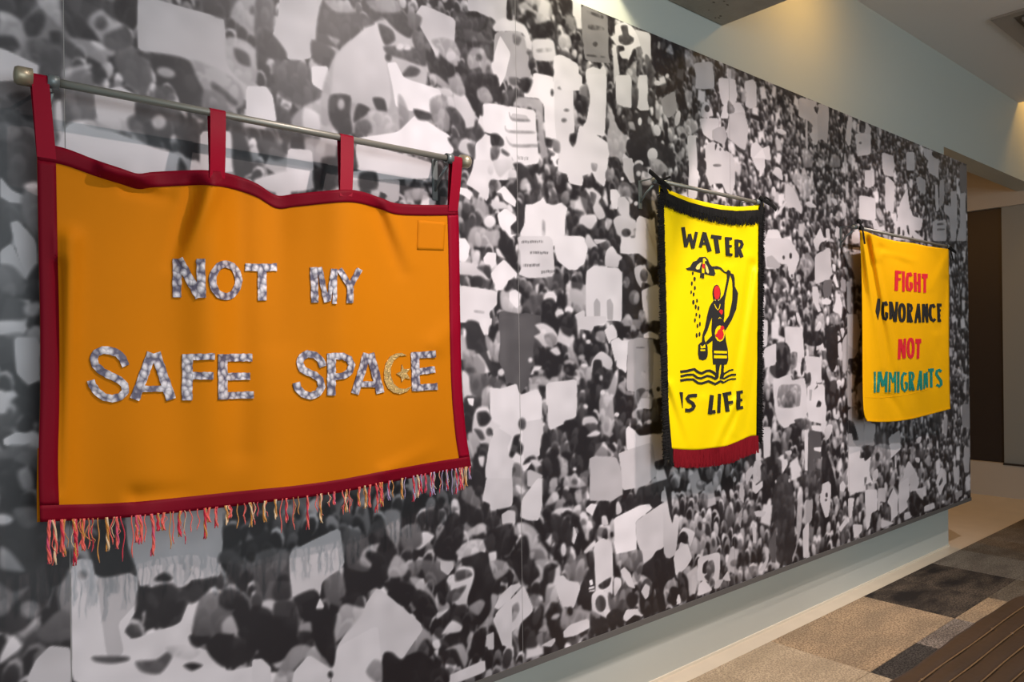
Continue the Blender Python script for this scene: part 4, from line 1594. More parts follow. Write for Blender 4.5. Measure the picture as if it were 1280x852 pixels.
mural = empty('crowd_mural', (3.0, 0.0, MUR_Z0))
tag(mural, 'long black and white wall mural of a crowd holding blank placards, mounted on the wall', 'mural')
def strip(xs, nz, seed):
    zs = np.linspace(MUR_Z0, MUR_Z1, nz)
    img = np.full((nz, len(xs)), 44.0)
    wmin = max(0.0035, (zs[1] - zs[0]) * 1.2)
    lo, hi = xs[0] - .2, xs[-1] + .2
    for g, p, w, dg in FILL:
        if p[0, 0] > lo and p[0, 0] < hi: cover(img, xs, zs, p, g, max(w, wmin), dg)
    crowd = img.copy(); card = np.zeros_like(img)
    for g, p, kind in POLYS:
        if p[:, 0].max() > xs[0] and p[:, 0].min() < xs[-1]:
            far = p[0, 0] > 2.2
            if g < 75: g -= 10
            elif 90 < g < 150: g -= 12
            w = max(wmin, 0.004 if kind in 'PT' else .006 if far else 0.010)
            cover(img, xs, zs, p, g, w, 0 if kind in 'PT' else 9 if g < 90 else 16)
            cover(card, xs, zs, p, 1.0 if kind in 'PT' or g > 190 else .6 if np.ptp(p[:, 1]) > .2 else 0.0, w)
    # the crowd keeps its small heads and hands where no placard is held up, and is a little out of focus
    near = np.clip((xs[None, :] - 1.2) / 1.6, 0, 1)
    people = img * (1 - .14 - .20 * near) + crowd * (.14 + .20 * near)
    people = np.clip((people - 88) * (1.22 + .22 * near) + 74, 26, 222)
    for _ in range(2):
        pd = np.pad(people, 1, 'edge')
        people = (pd[1:-1, 1:-1] * 2 + pd[:-2, 1:-1] + pd[2:, 1:-1] + pd[1:-1, :-2] + pd[1:-1, 2:]) / 6
    img = people * (1 - card) + img * card
    img += (smoothn(img.shape, 14, seed) - .5) * 14 + (smoothn(img.shape, 40, seed + 1) - .5) * 12
    v = np.clip(img, 26, 235) / 255.0
    lin = np.where(v <= .04045, v / 12.92, ((v + .055) / 1.055) ** 2.4)
    col = np.ones(img.shape + (4,), np.float32)
    col[..., 0] = lin * 1.02 + .004; col[..., 1] = lin * 0.95; col[..., 2] = lin * 0.98 + .0015
    nx = len(xs)
    X, Z = np.meshgrid(xs, zs)
    co = np.zeros((nz * nx, 3), np.float32); co[:, 0] = X.ravel(); co[:, 2] = Z.ravel()
    co[:, 1] = 0.0
    i = np.arange((nz - 1) * nx).reshape(nz - 1, nx)[:, :-1].ravel()
    q = np.stack([i, i + 1, i + nx + 1, i + nx], 1).astype(np.int32)
    me = bpy.data.meshes.new('mural_strip')
    me.vertices.add(nz * nx); me.vertices.foreach_set('co', co.ravel())
    me.loops.add(q.size); me.loops.foreach_set('vertex_index', q.ravel())
    me.polygons.add(len(q)); me.polygons.foreach_set('loop_start', np.arange(len(q), dtype=np.int32) * 4)
    me.update(calc_edges=True)
    ca = me.color_attributes.new('print', 'FLOAT_COLOR', 'POINT')
    ca.data.foreach_set('color', col.ravel())
    return link('mural_strip', me, mm, mural)
SEAMS = [-1.105, 0.3635, 1.8265, 3.21, 4.41, 5.61, 6.385]
GAP = 0.0011
def rng_x(a, b, step): return np.linspace(a + GAP, b - GAP, max(4, int((b - a) / step)))
strip(np.concatenate([np.linspace(SEAMS[0], 0.04, 24), np.linspace(0.05, SEAMS[1] - GAP, 105)]), 800, 1)
strip(rng_x(SEAMS[1], SEAMS[2], 0.0029), 850, 2)
strip(rng_x(SEAMS[2], SEAMS[3], 0.0046), 760, 3)
strip(rng_x(SEAMS[3], SEAMS[4], 0.0072), 620, 4)
strip(rng_x(SEAMS[4], SEAMS[5], 0.0095), 560, 5)
strip(rng_x(SEAMS[5], SEAMS[6], 0.0105), 500, 6)
m_board = mat('mural_board', srgb(150, 145, 142), 0.7)
m_edge = mat('mural_edge', srgb(92, 88, 85), 0.55, bump=(60, .05, .001))
box('backing_board', (SEAMS[0], 0.0008, 0.326), (6.387, 0.074, 2.8895), m_board, mural)
box('edge_trim', (SEAMS[0], -0.004, 0.318), (6.39, 0.0735, 0.3425), m_edge, mural)
adopt(mural)
# ------------------------------------------------------------------ banners
HY = -0.085
class Cloth:
    """a hanging cloth laid out between four edge curves; folds push it towards or away from the room"""
    def __init__(s, top, bottom, left, right, folds, base=0.0, sway=None, gain=1.0):
        s.gain = gain
        s.t, s.b, s.l, s.r = [np.array(c, float) for c in (top, bottom, left, right)]
        s.folds = folds; s.base = base; s.sway = sway
    @staticmethod
    def along(c, t):
        d = np.concatenate([[0], np.cumsum(np.hypot(*np.diff(c, axis=0).T))]); d /= d[-1]
        # smooth (Catmull-Rom) reading of the edge
        t = min(max(t, 0.0), 1.0)
        i = min(max(int(np.searchsorted(d, t, 'right')) - 1, 0), len(c) - 2)
        f = (t - d[i]) / max(d[i + 1] - d[i], 1e-9)
        p0 = c[max(i - 1, 0)]; p1 = c[i]; p2 = c[i + 1]; p3 = c[min(i + 2, len(c) - 1)]
        m1 = (p2 - p0) * .5; m2 = (p3 - p1) * .5
        if i == 0: m1 = p2 - p1
        if i == len(c) - 2: m2 = p2 - p1
        return (2 * f ** 3 - 3 * f ** 2 + 1) * p1 + (f ** 3 - 2 * f ** 2 + f) * m1 + (-2 * f ** 3 + 3 * f ** 2) * p2 + (f ** 3 - f ** 2) * m2
    def px(s, u, v):
        A = s.along
        T, B, L, R = A(s.t, u), A(s.b, u), A(s.l, v), A(s.r, v)
        c00, c10, c01, c11 = s.t[0], s.t[-1], s.b[0], s.b[-1]
        return (1 - v) * T + v * B + (1 - u) * L + u * R - ((1 - u) * (1 - v) * c00 + u * (1 - v) * c10 + (1 - u) * v * c01 + u * v * c11)
    def depth(s, x, y):
        d = s.base
        for (x0, y0, x1, y1, w, a) in s.folds:
            ex, ey = x1 - x0, y1 - y0; L2 = ex * ex + ey * ey
            t = ((x - x0) * ex + (y - y0) * ey) / L2
            tc = min(max(t, 0), 1)
            q = math.hypot(x - x0 - tc * ex, y - y0 - tc * ey)
            fade = 1.0 if t < 0 else (1 - .75 * tc)
            d += s.gain * a * fade * math.exp(-(q / w) ** 2)
        if s.sway: d += s.sway(x, y)
        return d
    def at(s, x, y, lift=0.0):
        d = s.depth(x, y); p = onY(x, y, HY - d)
        return (p[0], HY - d - lift, p[2])
    def grid(s, name, u0, u1, v0, v1, nu, nv, m, parent, lift=0.0, thick=0.0):
        vs = []
        for j in range(nv + 1):
            for i in range(nu + 1):
                x, y = s.px(u0 + (u1 - u0) * i / nu, v0 + (v1 - v0) * j / nv); vs.append(s.at(x, y, lift))
        fs = [(j * (nu + 1) + i, (j + 1) * (nu + 1) + i, (j + 1) * (nu + 1) + i + 1, j * (nu + 1) + i + 1) for j in range(nv) for i in range(nu)]
        if thick:
            n = len(vs); vs += [(a, b + thick, c) for a, b, c in vs]
            fs += [tuple(n + k for k in reversed(f)) for f in fs]
            rim = [i for i in range(nu + 1)] + [j * (nu + 1) + nu for j in range(1, nv + 1)] + [nv * (nu + 1) + i for i in range(nu - 1, -1, -1)] + [j * (nu + 1) for j in range(nv - 1, 0, -1)]
            for k in range(len(rim)):
                a, b = rim[k], rim[(k + 1) % len(rim)]; fs.append((a, b, b + n, a + n))
        return mesh(name, vs, fs, m, parent, True)
    def poly(s, pts, lift, cell=6.0, thick=0.0012):
        """a flat piece sewn or painted on the cloth"""
        t = tessellate_polygon([[Vector((x, y, 0)) for x, y in pts]])
        bm = bmesh.new(); bv = [bm.verts.new((x, y, 0)) for x, y in pts]
        for f in t:
            try: bm.faces.new([bv[i] for i in f])
            except ValueError: pass
        for _ in range(4):
            es = [e for e in bm.edges if e.calc_length() > cell]
            if not es: break
            bmesh.ops.subdivide_edges(bm, edges=es, cuts=1)
            bmesh.ops.triangulate(bm, faces=[f for f in bm.faces if len(f.verts) > 3])
        return s._lift(bm, lift, thick)
    def _lift(s, bm, lift, thick):
        bm.normal_update()
        bm.verts.index_update()
        v2 = [(v.co.x, v.co.y) for v in bm.verts]
        fs = []
        for f in bm.faces:
            k = [v.index for v in f.verts]
            if f.normal.z > 0: k.reverse()
            fs.append(tuple(k))
        rims = []
        for e in bm.edges:
            if len(e.link_faces) == 1: rims.append((e.verts[0].index, e.verts[1].index))
        bm.free()
        n = len(v2)
        vs = [s.at(x, y, lift + thick) for x, y in v2] + [s.at(x, y, lift - .001) for x, y in v2]
        fs += [(a, b, b + n, a + n) for a, b in rims]
        return vs, fs
    def stroke(s, pts, w, lift, thick=0.0012, closed=False, w2=None, jag=0.0):
        """a band of even width along a line"""
        p = np.array(pts, float)
        out = [p[0]]
        seq = list(range(1, len(p))) + ([0] if closed else [])
        prev = p[0]
        for k in seq:
            q = p[k]; n = max(1, int(np.hypot(*(q - prev)) / 3.5))
            for i in range(1, n + 1): out.append(prev + (q - prev) * i / n)
            prev = q
        if closed: out = out[:-1]
        out = np.array(out); n = len(out)
        L, R = [], []
        for i in range(n):
            a = out[(i - 1) % n if closed else max(i - 1, 0)]; b = out[(i + 1) % n if closed else min(i + 1, n - 1)]
            t = b - a; t = t / (np.hypot(*t) + 1e-9); nn = np.array([-t[1], t[0]])
            ww = w if w2 is None else w + (w2 - w) * i / max(n - 1, 1)
            j1 = random.uniform(-jag, jag) if jag else 0; j2 = random.uniform(-jag, jag) if jag else 0
            L.append(out[i] + nn * (ww / 2 + j1)); R.append(out[i] - nn * (ww / 2 + j2))
        bm = bmesh.new()
        lv = [bm.verts.new((q[0], q[1], 0)) for q in L]; mv = [bm.verts.new((q[0], q[1], 0)) for q in out]; rv = [bm.verts.new((q[0], q[1], 0)) for q in R]
        for i in range(n if closed else n - 1):
            j = (i + 1) % n
            bm.faces.new((lv[i], lv[j], mv[j], mv[i])); bm.faces.new((mv[i], mv[j], rv[j], rv[i]))
        return s._lift(bm, lift, thick)
    def letter(s, strokes, m, parent, lift=.0016, thick=.0012, name='letter', jag=0.0, scale=1.0, org=(0, 0)):
        parts = []
        f = lambda q: [(org[0] + x / scale, org[1] + y / scale) for x, y in q]
        for k, st in enumerate(strokes):
            L = lift + k * 0.00015
            if st[0] == 'p': parts.append(s.poly(f(st[1]), L, thick=thick))
            elif st[0] == 'o':
                cx, cy, rx, ry, w = st[1]
                q = [(cx + rx * math.cos(a), cy + ry * math.sin(a)) for a in np.linspace(0, 2 * math.pi, 25)[:-1]]
                parts.append(s.stroke(f(q), w, L, thick, closed=True, jag=jag))
            elif st[0] == 'e':
                cx, cy, rx, ry = st[1][:4]
                q = [(cx + rx * math.cos(a), cy + ry * math.sin(a)) for a in np.linspace(0, 2 * math.pi, 15)[:-1]]
                parts.append(s.poly(f(q), L, thick=thick))
            else: parts.append(s.stroke(f(st[1]), st[0], L, thick, jag=jag))
        v, fc, _ = merge(parts)
        return mesh(name, v, fc, m, parent)

def cloth_mat(name, col, weave=900, rough=.75, sheen=.25, vary=.05):
    return mat(name, col, rough, spec=.12, bump=(weave, .12, .0006), vary=(5, vary))
def rod_z(x0, x1, pa, pb):
    A, B = onY(*pa, HY), onY(*pb, HY); return A, B

m_steel = mat('brushed_steel', srgb(150, 146, 136), 0.42, metal=.5, vary=(30, .08, (1, 12, 12)))
m_steel2 = mat('bracket_grey', srgb(128, 134, 134), 0.45, metal=.6)
m_brass = mat('cap_bronze', srgb(172, 160, 136), 0.4, metal=.6)

def make_rod(label, a, b, rad, brackets, caps=True, plate_h=.11, group='banner rods'):
    """steel rod held off the wall by brackets; a, b are points"""
    a = Vector(a); b = Vector(b)
    root = empty('banner_rod', ((a + b) / 2)[:]); tag(root, label, 'curtain rod', group)
    v, f = tube([a, b], rad, 16); mesh('rod', v, f, m_steel, root, True)
    d = (b - a).normalized()
    if caps:
        for s, e in ((-1, a), (1, b)):
            c = e + d * s * .002
            pts = [c - d * s * .016, c + d * s * .012, c + d * s * .018, c + d * s * .020]
            v, f = tube(pts, [rad * 2.15, rad * 2.15, rad * 1.8, rad * .8], 16); mesh('end_cap', v, f, m_brass, root, True)
    for x in brackets:
        t = (x - a.x) / (b.x - a.x); p = a + (b - a) * t
        br = box('bracket', (x - .011, -.0055, p.z - plate_h), (x + .011, -.0005, p.z + .012), m_steel2, root, .0015)
        v, f = tube([(x, -.004, p.z - plate_h * .75), (x, -.035, p.z - plate_h * .42), (x, p.y * .85, p.z - rad * 2.3)], [.0045, .0045, .0045], 8)
        arm = mesh('bracket_arm', v, f, m_steel2, br, True)
        box('bracket_bar', (x - .004, p.y, p.z + rad * .9), (x + .004, -.004, p.z + rad * .9 + .004), m_steel2, br)
        ring = []
        for k in range(17):
            an = math.pi * 2 * k / 16; ring.append((p.y + math.cos(an) * (rad + .006), p.z + math.sin(an) * (rad + .006)))
        vs, fs = [], []
        for (y, z) in ring[:-1]: vs += [(x - .012, y, z), (x + .012, y, z)]
        for k in range(16):
            q = (k + 1) % 16; fs.append((2 * k, 2 * k + 1, 2 * q + 1, 2 * q))
        inner = [(xx, p.y + (y - p.y) * .8, p.z + (z - p.z) * .8) for xx, y, z in vs]; n = len(vs); vs += inner
        for k in range(16):
            q = (k + 1) % 16; fs += [(n + 2 * k, n + 2 * q, n + 2 * q + 1, n + 2 * k + 1), (2 * k, 2 * q, n + 2 * q, n + 2 * k), (2 * k + 1, n + 2 * k + 1, n + 2 * q + 1, 2 * q + 1)]
        mesh('bracket_ring', vs, fs, m_steel2, br, True)
    adopt(root)
    return root

# ---- first banner: orange with a red border -------------------------------------------------
m_or = cloth_mat('orange_cloth', srgb(198, 116, 0), vary=.03)
m_red = cloth_mat('crimson_ribbon', srgb(138, 0, 32), rough=.55, sheen=.3)
m_redd = cloth_mat('crimson_border', srgb(112, 0, 24), rough=.6, sheen=.2)
C1 = Cloth(
 [(46, 178), (80, 185), (120, 200), (150, 210), (172, 217), (190, 215), (230, 213), (262, 213), (290, 218), (320, 229), (345, 244), (370, 242), (425, 237), (450, 239), (475, 247), (495, 254), (530, 256), (572, 256)],
 [(50, 652), (137, 648), (215, 641), (320, 629), (420, 616), (495, 601), (545, 591), (589, 584)],
 [(46, 178), (48, 300), (50, 400), (50, 500), (48, 580), (50, 652)],
 [(572, 256), (573.5, 300), (575, 400), (577, 480), (582, 540), (589, 584)],
 [(264, 216, 262, 640, 34, .012), (243, 232, 212, 330, 9, -.006), (268, 232, 228, 330, 10, .007), (296, 222, 300, 560, 22, -.010),
  (345, 250, 346, 420, 26, -.008), (431, 240, 425, 620, 34, .012), (472, 262, 500, 340, 9, -.005), (480, 256, 512, 330, 9, .004),
  (130, 210, 200, 236, 9, .008), (160, 232, 210, 246, 9, -.006), (88, 300, 80, 620, 14, .007), (74, 330, 72, 610, 7, -.006),
  (545, 430, 570, 400, 14, .003), (480, 590, 540, 560, 10, .003), (170, 620, 230, 615, 12, -.004), (180, 216, 60, 190, 12, .004)],
 gain=3.4,
 sway=lambda x, y: min(1, max(0, (y - 170) / 330)) * (.040 * math.exp(-((x - 400) / 120.0) ** 2) + .012 * math.sin(x / 24.0) * min(1, max(0, (y - 420) / 200)) ))
ba = empty('orange_banner', tuple(onY(320, 640, HY)))
tag(ba, 'large orange cloth banner with dark red border and silver lettering', 'banner')
C1.grid('cloth', 0, 1, 0, 1, 110, 90, m_or, ba, 0, .0015)
C1.grid('border', 0.0, 1.0, 0.0, 0.046, 110, 4, m_redd, ba, .0022, .0015)
C1.grid('border', 0.0, 1.0, 0.956, 1.0, 110, 4, m_redd, ba, .0022, .0015)
C1.grid('border', 0.0, 0.045, 0.046, 0.956, 4, 80, m_redd, ba, .0022, .0015)
C1.grid('border', 0.9755, 1.0, 0.046, 0.956, 3, 80, m_red, ba, .0022, .0015)
# orange lining that shows past the left border
C1L = Cloth([(47, 560), (60, 560)], [(46.3, 652.5), (60, 650)], [(47, 560), (46, 610), (46.3, 652.5)], [(60, 560), (60, 650)], [], base=-.006)
C1L.grid('lining', 0, 1, 0, 1, 6, 14, m_or, ba, 0, .001)
# square patch
m_or2 = cloth_mat('orange_patch', srgb(196, 114, 0), vary=.03)
P1 = Cloth([(522, 275), (557, 278)], [(521, 312), (554.5, 313)], [(522, 275), (521, 312)], [(557, 278), (554.5, 313)], C1.folds, sway=C1.sway, gain=3.4)
P1.grid('patch', 0, 1, 0, 1, 10, 10, m_or2, ba, .0012, .0012)
# rod and tabs
RA, RB = onY(31, 96.6, HY), onY(580, 201.0, HY)
zr = (RA[2] + RB[2]) / 2; 
make_rod('long steel rod carrying the orange banner', (RA[0], HY, zr), (RB[0], HY, zr), .0098, [onY(66, 104, HY)[0], onY(561, 199, HY)[0]], plate_h=.125)
ROD_R = .0098
def tab(root, C, xa0, xb0, xa1, xb1, ytop, m, sew, w=8):
    """loop of ribbon over the rod; xa0-xb0 at the rod, xa1-xb1 where it is sewn to the cloth (pixels of the flat cloth)"""
    rows = []
    X = lambda px, py: onY(px, py, HY)[0]
    zt = zr
    pa0, pb0 = X(xa0, ytop), X(xb0, ytop)
    qa, qb = C.at(xa1, sew[0], .004), C.at(xb1, sew[1], .004)
    R = ROD_R + .0016
    prof = []
    for k in range(9):  # down the front
        t = k / 8
        prof.append([tuple((1 - t) * np.array([p, HY - R, zt]) + t * np.array(q) + np.array([0, -.002 * math.sin(math.pi * t), 0])) for p, q in ((pa0, qa), (pb0, qb))])
    prof = prof[::-1]
    for k in range(1, 9):
        a = math.pi * k / 8
        prof.append([(p, HY - R * math.cos(a), zt + R * math.sin(a)) for p in (pa0, pb0)])
    for k in range(1, 7):  # down the back
        t = k / 6
        prof.append([tuple((1 - t) * np.array([p, HY + R, zt]) + t * np.array((q[0], q[1] + .006, q[2]))) for p, q in ((pa0, qa), (pb0, qb))])
    vs = [v for r in prof for v in r]
    fs = [(2 * i, 2 * i + 1, 2 * i + 3, 2 * i + 2) for i in range(len(prof) - 1)]
    return mesh('hanging_tab', vs, fs, m, root, True)
tab(ba, C1, 38, 60, 46, 70, 98, m_red, (196, 200))
tab(ba, C1, 261, 280.5, 261.5, 280.5, 141, m_red, (222, 224))
tab(ba, C1, 423.5, 440, 424, 439.5, 172, m_red, (245, 246))
tab(ba, C1, 563.5, 575.5, 559.5, 571.5, 198, m_red, (264, 264))

# silver lettering
m_sil = bpy.data.materials.new('silver_painted_crinkle'); m_sil.use_nodes = True
nt = m_sil.node_tree; bs = nt.nodes['Principled BSDF']; LK = nt.links.new
tc = nt.nodes.new('ShaderNodeTexCoord'); mp = nt.nodes.new('ShaderNodeMapping'); mp.inputs['Rotation'].default_value = (0, .7, 0); mp.inputs['Scale'].default_value = (1.25, 1, 1)
nz = nt.nodes.new('ShaderNodeTexNoise'); nz.inputs['Scale'].default_value = 45; nz.inputs['Detail'].default_value = 2
mxv = nt.nodes.new('ShaderNodeMix'); mxv.data_type = 'VECTOR'; mxv.inputs[0].default_value = .012
vo = nt.nodes.new('ShaderNodeTexVoronoi'); vo.inputs['Scale'].default_value = 58; vo.feature = 'F1'
LK(tc.outputs['Object'], mp.inputs[0]); LK(mp.outputs[0], mxv.inputs[4]); LK(nz.outputs['Color'], mxv.inputs[5]); LK(tc.outputs['Object'], nz.inputs[0])
LK(mxv.outputs[1], vo.inputs['Vector'])
ra = nt.nodes.new('ShaderNodeValToRGB'); ra.color_ramp.elements[0].position = .25; ra.color_ramp.elements[0].color = srgb(214, 208, 212)
ra.color_ramp.elements[1].position = .7; ra.color_ramp.elements[1].color = srgb(92, 86, 104)  # crinkle glints and shaded creases are put into the base colour
LK(vo.outputs['Distance'], ra.inputs[0]); LK(ra.outputs[0], bs.inputs['Base Color'])
bs.inputs['Metallic'].default_value = .15; bs.inputs['Roughness'].default_value = .5
bp = nt.nodes.new('ShaderNodeBump'); bp.inputs['Strength'].default_value = 1.0; bp.inputs['Distance'].default_value = .003; bp.invert = True
LK(vo.outputs['Distance'], bp.inputs['Height']); LK(bp.outputs[0], bs.inputs['Normal'])
m_gold = mat('gold_crinkle', srgb(212, 176, 112), .38, metal=.6, bump=(190, 1.0, .004), vary=(160, .35))
SL = [
 [(11, [(221, 323.5), (220.7, 371.5)]), (11, [(222.5, 324), (249, 371)]), (11, [(250.3, 323.5), (251.3, 372)])],
 [('o', (281.5, 350.4, 16.2, 20.2, 9))],
 [(9.5, [(306, 333.6), (326, 334.6), (345.5, 334)]), (10.5, [(326.8, 335), (327.3, 375.5)])],
 [(9, [(391.5, 334), (393, 378)]), (6.5, [(398.5, 334), (407.5, 377.5)]), (5.5, [(416, 336), (410.5, 376)]), (5, [(418.4, 336), (417.6, 379.5)])],
 [(7, [(423.5, 336.5), (437, 358)]), (7, [(449, 336), (437, 358)]), (8, [(437.2, 354), (437, 378.7)])],
 [(9.5, [(157, 457), (153, 448), (147, 441.5), (138, 438), (128, 437.5), (120, 441), (116.5, 448), (119, 456), (127, 464), (137.7, 469.4), (148.5, 474), (155.5, 481), (156, 489), (150, 495.5), (140, 498), (130, 496), (121, 490), (115, 481), (113.5, 475)])],
 [(12, [(189.5, 441), (168, 499)]), (12, [(194, 441), (213.5, 499)]), (7.5, [(177, 485.6), (206, 485.6)])],
 [(13, [(233.9, 442.5), (233.3, 500)]), (8, [(228.5, 446.3), (268, 445.3)]), (9, [(240, 469.4), (266.2, 469.4)])],
 [(11.5, [(277.9, 442.5), (278.2, 499)]), (9.5, [(274, 447), (314.7, 446.5)]), (9, [(283, 470.5), (312, 470)]), (8.5, [(276, 494.5), (316.5, 493)])],
 [(8.8, [(403.2, 458), (400, 449.5), (393, 443.5), (384, 442), (376.5, 446), (374, 453), (377, 460.5), (384, 465), (392.4, 468.5), (399.5, 474.5), (401.5, 483), (397, 491), (388, 494.8), (378, 492), (371.5, 485), (369.6, 478)])],
 [(10.5, [(413.7, 441.5), (413.5, 494)]), (8.3, [(413.5, 445), (428, 445), (435.5, 448.5), (439, 456), (436.5, 464), (429, 469.4), (416, 470.5)])],
 [(9.5, [(458, 441.5), (443.3, 492)]), (10, [(462, 441.5), (475, 491)]), (7.5, [(450, 480), (470.4, 480)])],
 [(10, [(518, 440.8), (519.5, 488.3)]), (8.3, [(514, 444.5), (544, 442.3)]), (8, [(522, 464.5), (543, 461.5)]), (8, [(517, 485), (546, 482.6)])],
]
random.seed(11)
for L in SL: C1.letter(L, m_sil, ba, .0018, .0022, jag=.45)
mo = lambda q: [(350 + x / 4.486, 320 + y / 4.486) for x, y in q]
cres = mo([(708, 556), (680, 543), (650, 545), (615, 562), (590, 600), (580, 650), (583, 700), (602, 740), (635, 765), (670, 772), (710, 758), (736, 728), (700, 744), (665, 740), (635, 715), (618, 670), (618, 625), (635, 585), (665, 560)])
star = mo([(680, 607), (692, 634), (727, 630), (708, 655), (727, 688), (699, 682), (680, 704), (675, 676), (650, 658), (676, 646)])
ch = C1.letter([('p', cres)], m_gold, ba, .0018, .002, 'crescent'); ch['label'] = 'gold crescent standing for the letter C'
ch = C1.letter([('p', star)], m_gold, ba, .0018, .002, 'star'); ch['label'] = 'small gold star inside the crescent'

# yarn tassels
ym = [mat('yarn_' + n, srgb(*c), .85, sheen=.3) for n, c in (('coral', (226, 92, 80)), ('crimson', (196, 28, 56)), ('ochre', (196, 130, 52)), ('cream', (222, 190, 150)), ('lilac', (160, 140, 176)), ('pink', (206, 70, 104)))]
TX = [(62, 54), (66, 56), (76, 40), (80, 46), (91, 58), (94, 50), (99, 34), (104, 40), (109, 38), (114, 42), (123, 56), (133, 42), (141, 34), (146, 40), (151, 56), (165, 52), (170, 34), (174, 36), (181, 34), (189, 52), (197, 22), (205, 22), (212, 46), (217, 40), (225, 32), (230, 42), (237, 28), (246, 26), (256, 38), (262, 18), (270, 26), (282, 24), (286, 16), (296, 30), (305, 26), (312, 30), (317, 28), (322, 18), (331, 26), (344, 24), (352, 42), (358, 30), (367, 40), (373, 22), (384, 42), (396, 22), (401, 36), (411, 18), (417, 16), (428, 30), (433, 28), (437, 30), (449, 24), (455, 28), (462, 28), (469, 36), (474, 26), (477, 30), (486, 24), (490, 22), (502, 26), (506, 26), (516, 32), (521, 28), (526, 24), (531, 24), (538, 30), (542, 28), (549, 28), (553, 26), (558, 26), (565, 32), (569, 32), (574, 28), (577, 28), (580, 28), (583, 24), (587, 16)]
rt = random.Random(21)
for (tx, tl) in TX:
    u = (tx - 50) / 539.0; e = Cloth.along(C1.b, u)
    bx, by = tx, e[1] - 2
    top = np.array(C1.at(bx, by, .001)); sc = 1 / (F / (0.6487 * top[0] + 1.55))
    Lm = tl * sc * 1.0
    tone = rt.random(); left = tx < 480
    pair = rt.choice([(0, 1), (0, 2), (2, 3), (1, 2), (0, 3), (0, 5)]) if left else rt.choice([(1, 4), (4, 5), (2, 3), (1, 5), (3, 1), (4, 1)])
    thin = rt.random() < .3
    n = 1 if thin else rt.choice([2, 3, 3])
    r = (.0014 if thin else .0024)
    parts = []; mi = []; ph = rt.uniform(0, 6); sx = rt.uniform(-.006, .006); tw = rt.uniform(7, 11)
    for q in range(n):
        pts, rd = [], []
        m_ = 16
        for i in range(m_ + 1):
            t = i / m_
            a = ph + q * 2 * math.pi / n + t * tw * (Lm / .1)
            rr_ = 0 if n == 1 else r * .75
            spread = 1 + max(0, t - .8) * 6 * (n > 1)
            pts.append((top[0] + math.cos(a) * rr_ * spread + sx * math.sin(t * 3) + (.002 * math.sin(t * 9 + ph) if thin else .0008 * math.sin(t * 14 + ph)), top[1] + math.sin(a) * rr_ * spread - .001, top[2] - t * Lm))
            rd.append(r * (1.0 if t < .78 else 1.25 if t < .9 else .7))
        v, f = tube(pts, rd, 5); parts.append((v, f)); mi += [pair[q % 2]] * len(f)
    # a loose wisp beside the plait
    if rt.random() < .6:
        pts = [(top[0] + .004 * math.sin(i * .9 + ph) + (i / 8) * rt.uniform(-.004, .006), top[1] - .003, top[2] - i / 8 * Lm * .75) for i in range(9)]
        v, f = tube(pts, .0009, 4); parts.append((v, f)); mi += [rt.choice([2, 3, 0])] * len(f)
    v, f, _ = merge(parts)
    mesh('tassel', v, f, ym, ba, True, mi)
adopt(ba)

# ---- second banner: yellow with black fringe ------------------------------------------------
m_ye = cloth_mat('yellow_satin', srgb(250, 216, 0), rough=.5, sheen=.15, vary=.02)
m_bk = mat('black_fringe', srgb(20, 18, 17), .85, spec=.2)
m_mar = mat('maroon_fringe', srgb(124, 12, 26), .8, spec=.15)
m_ink = mat('black_applique', srgb(22, 18, 16), .8)
m_inkred = mat('red_print', srgb(214, 16, 20), .7)
C2 = Cloth(
 [(824, 231), (838, 238), (860, 246.5), (880, 252), (900, 256), (920, 258), (940, 257), (955, 254)],
 [(834, 560), (845, 562), (870, 563), (890, 561), (910, 558), (925, 552), (938, 546), (948, 545)],
 [(824, 231), (825, 300), (828, 400), (831, 500), (834, 560)],
 [(955, 254), (953, 300), (951, 400), (949, 480), (948, 545)],
 [(940, 330, 905, 545, 4, -.008), (946, 340, 918, 540, 4, .008), (950, 420, 930, 540, 4, -.006), (935, 320, 925, 420, 6, .004), (928, 280, 948, 258, 6, .005),
  (830, 480, 855, 552, 5, -.006), (838, 480, 862, 556, 5, .006), (912, 325, 905, 350, 7, -.004), (908, 335, 880, 352, 5, .003), (920, 500, 893, 560, 4, .006), (928, 500, 900, 560, 3, -.005), (880, 500, 876, 556, 8, .004), (836, 245, 843, 330, 8, .008)],
 gain=1.5, sway=lambda x, y: .009 * math.sin(x / 13.0) * min(1, max(0, (y - 250) / 300)))
bb = empty('yellow_fringed_banner', tuple(onY(890, 575, HY)))
tag(bb, 'yellow banner with black side fringe, maroon bottom fringe and a black figure pouring water', 'banner')
C2.grid('cloth', 0, 1, 0, 1, 60, 90, m_ye, bb, 0, .0012)
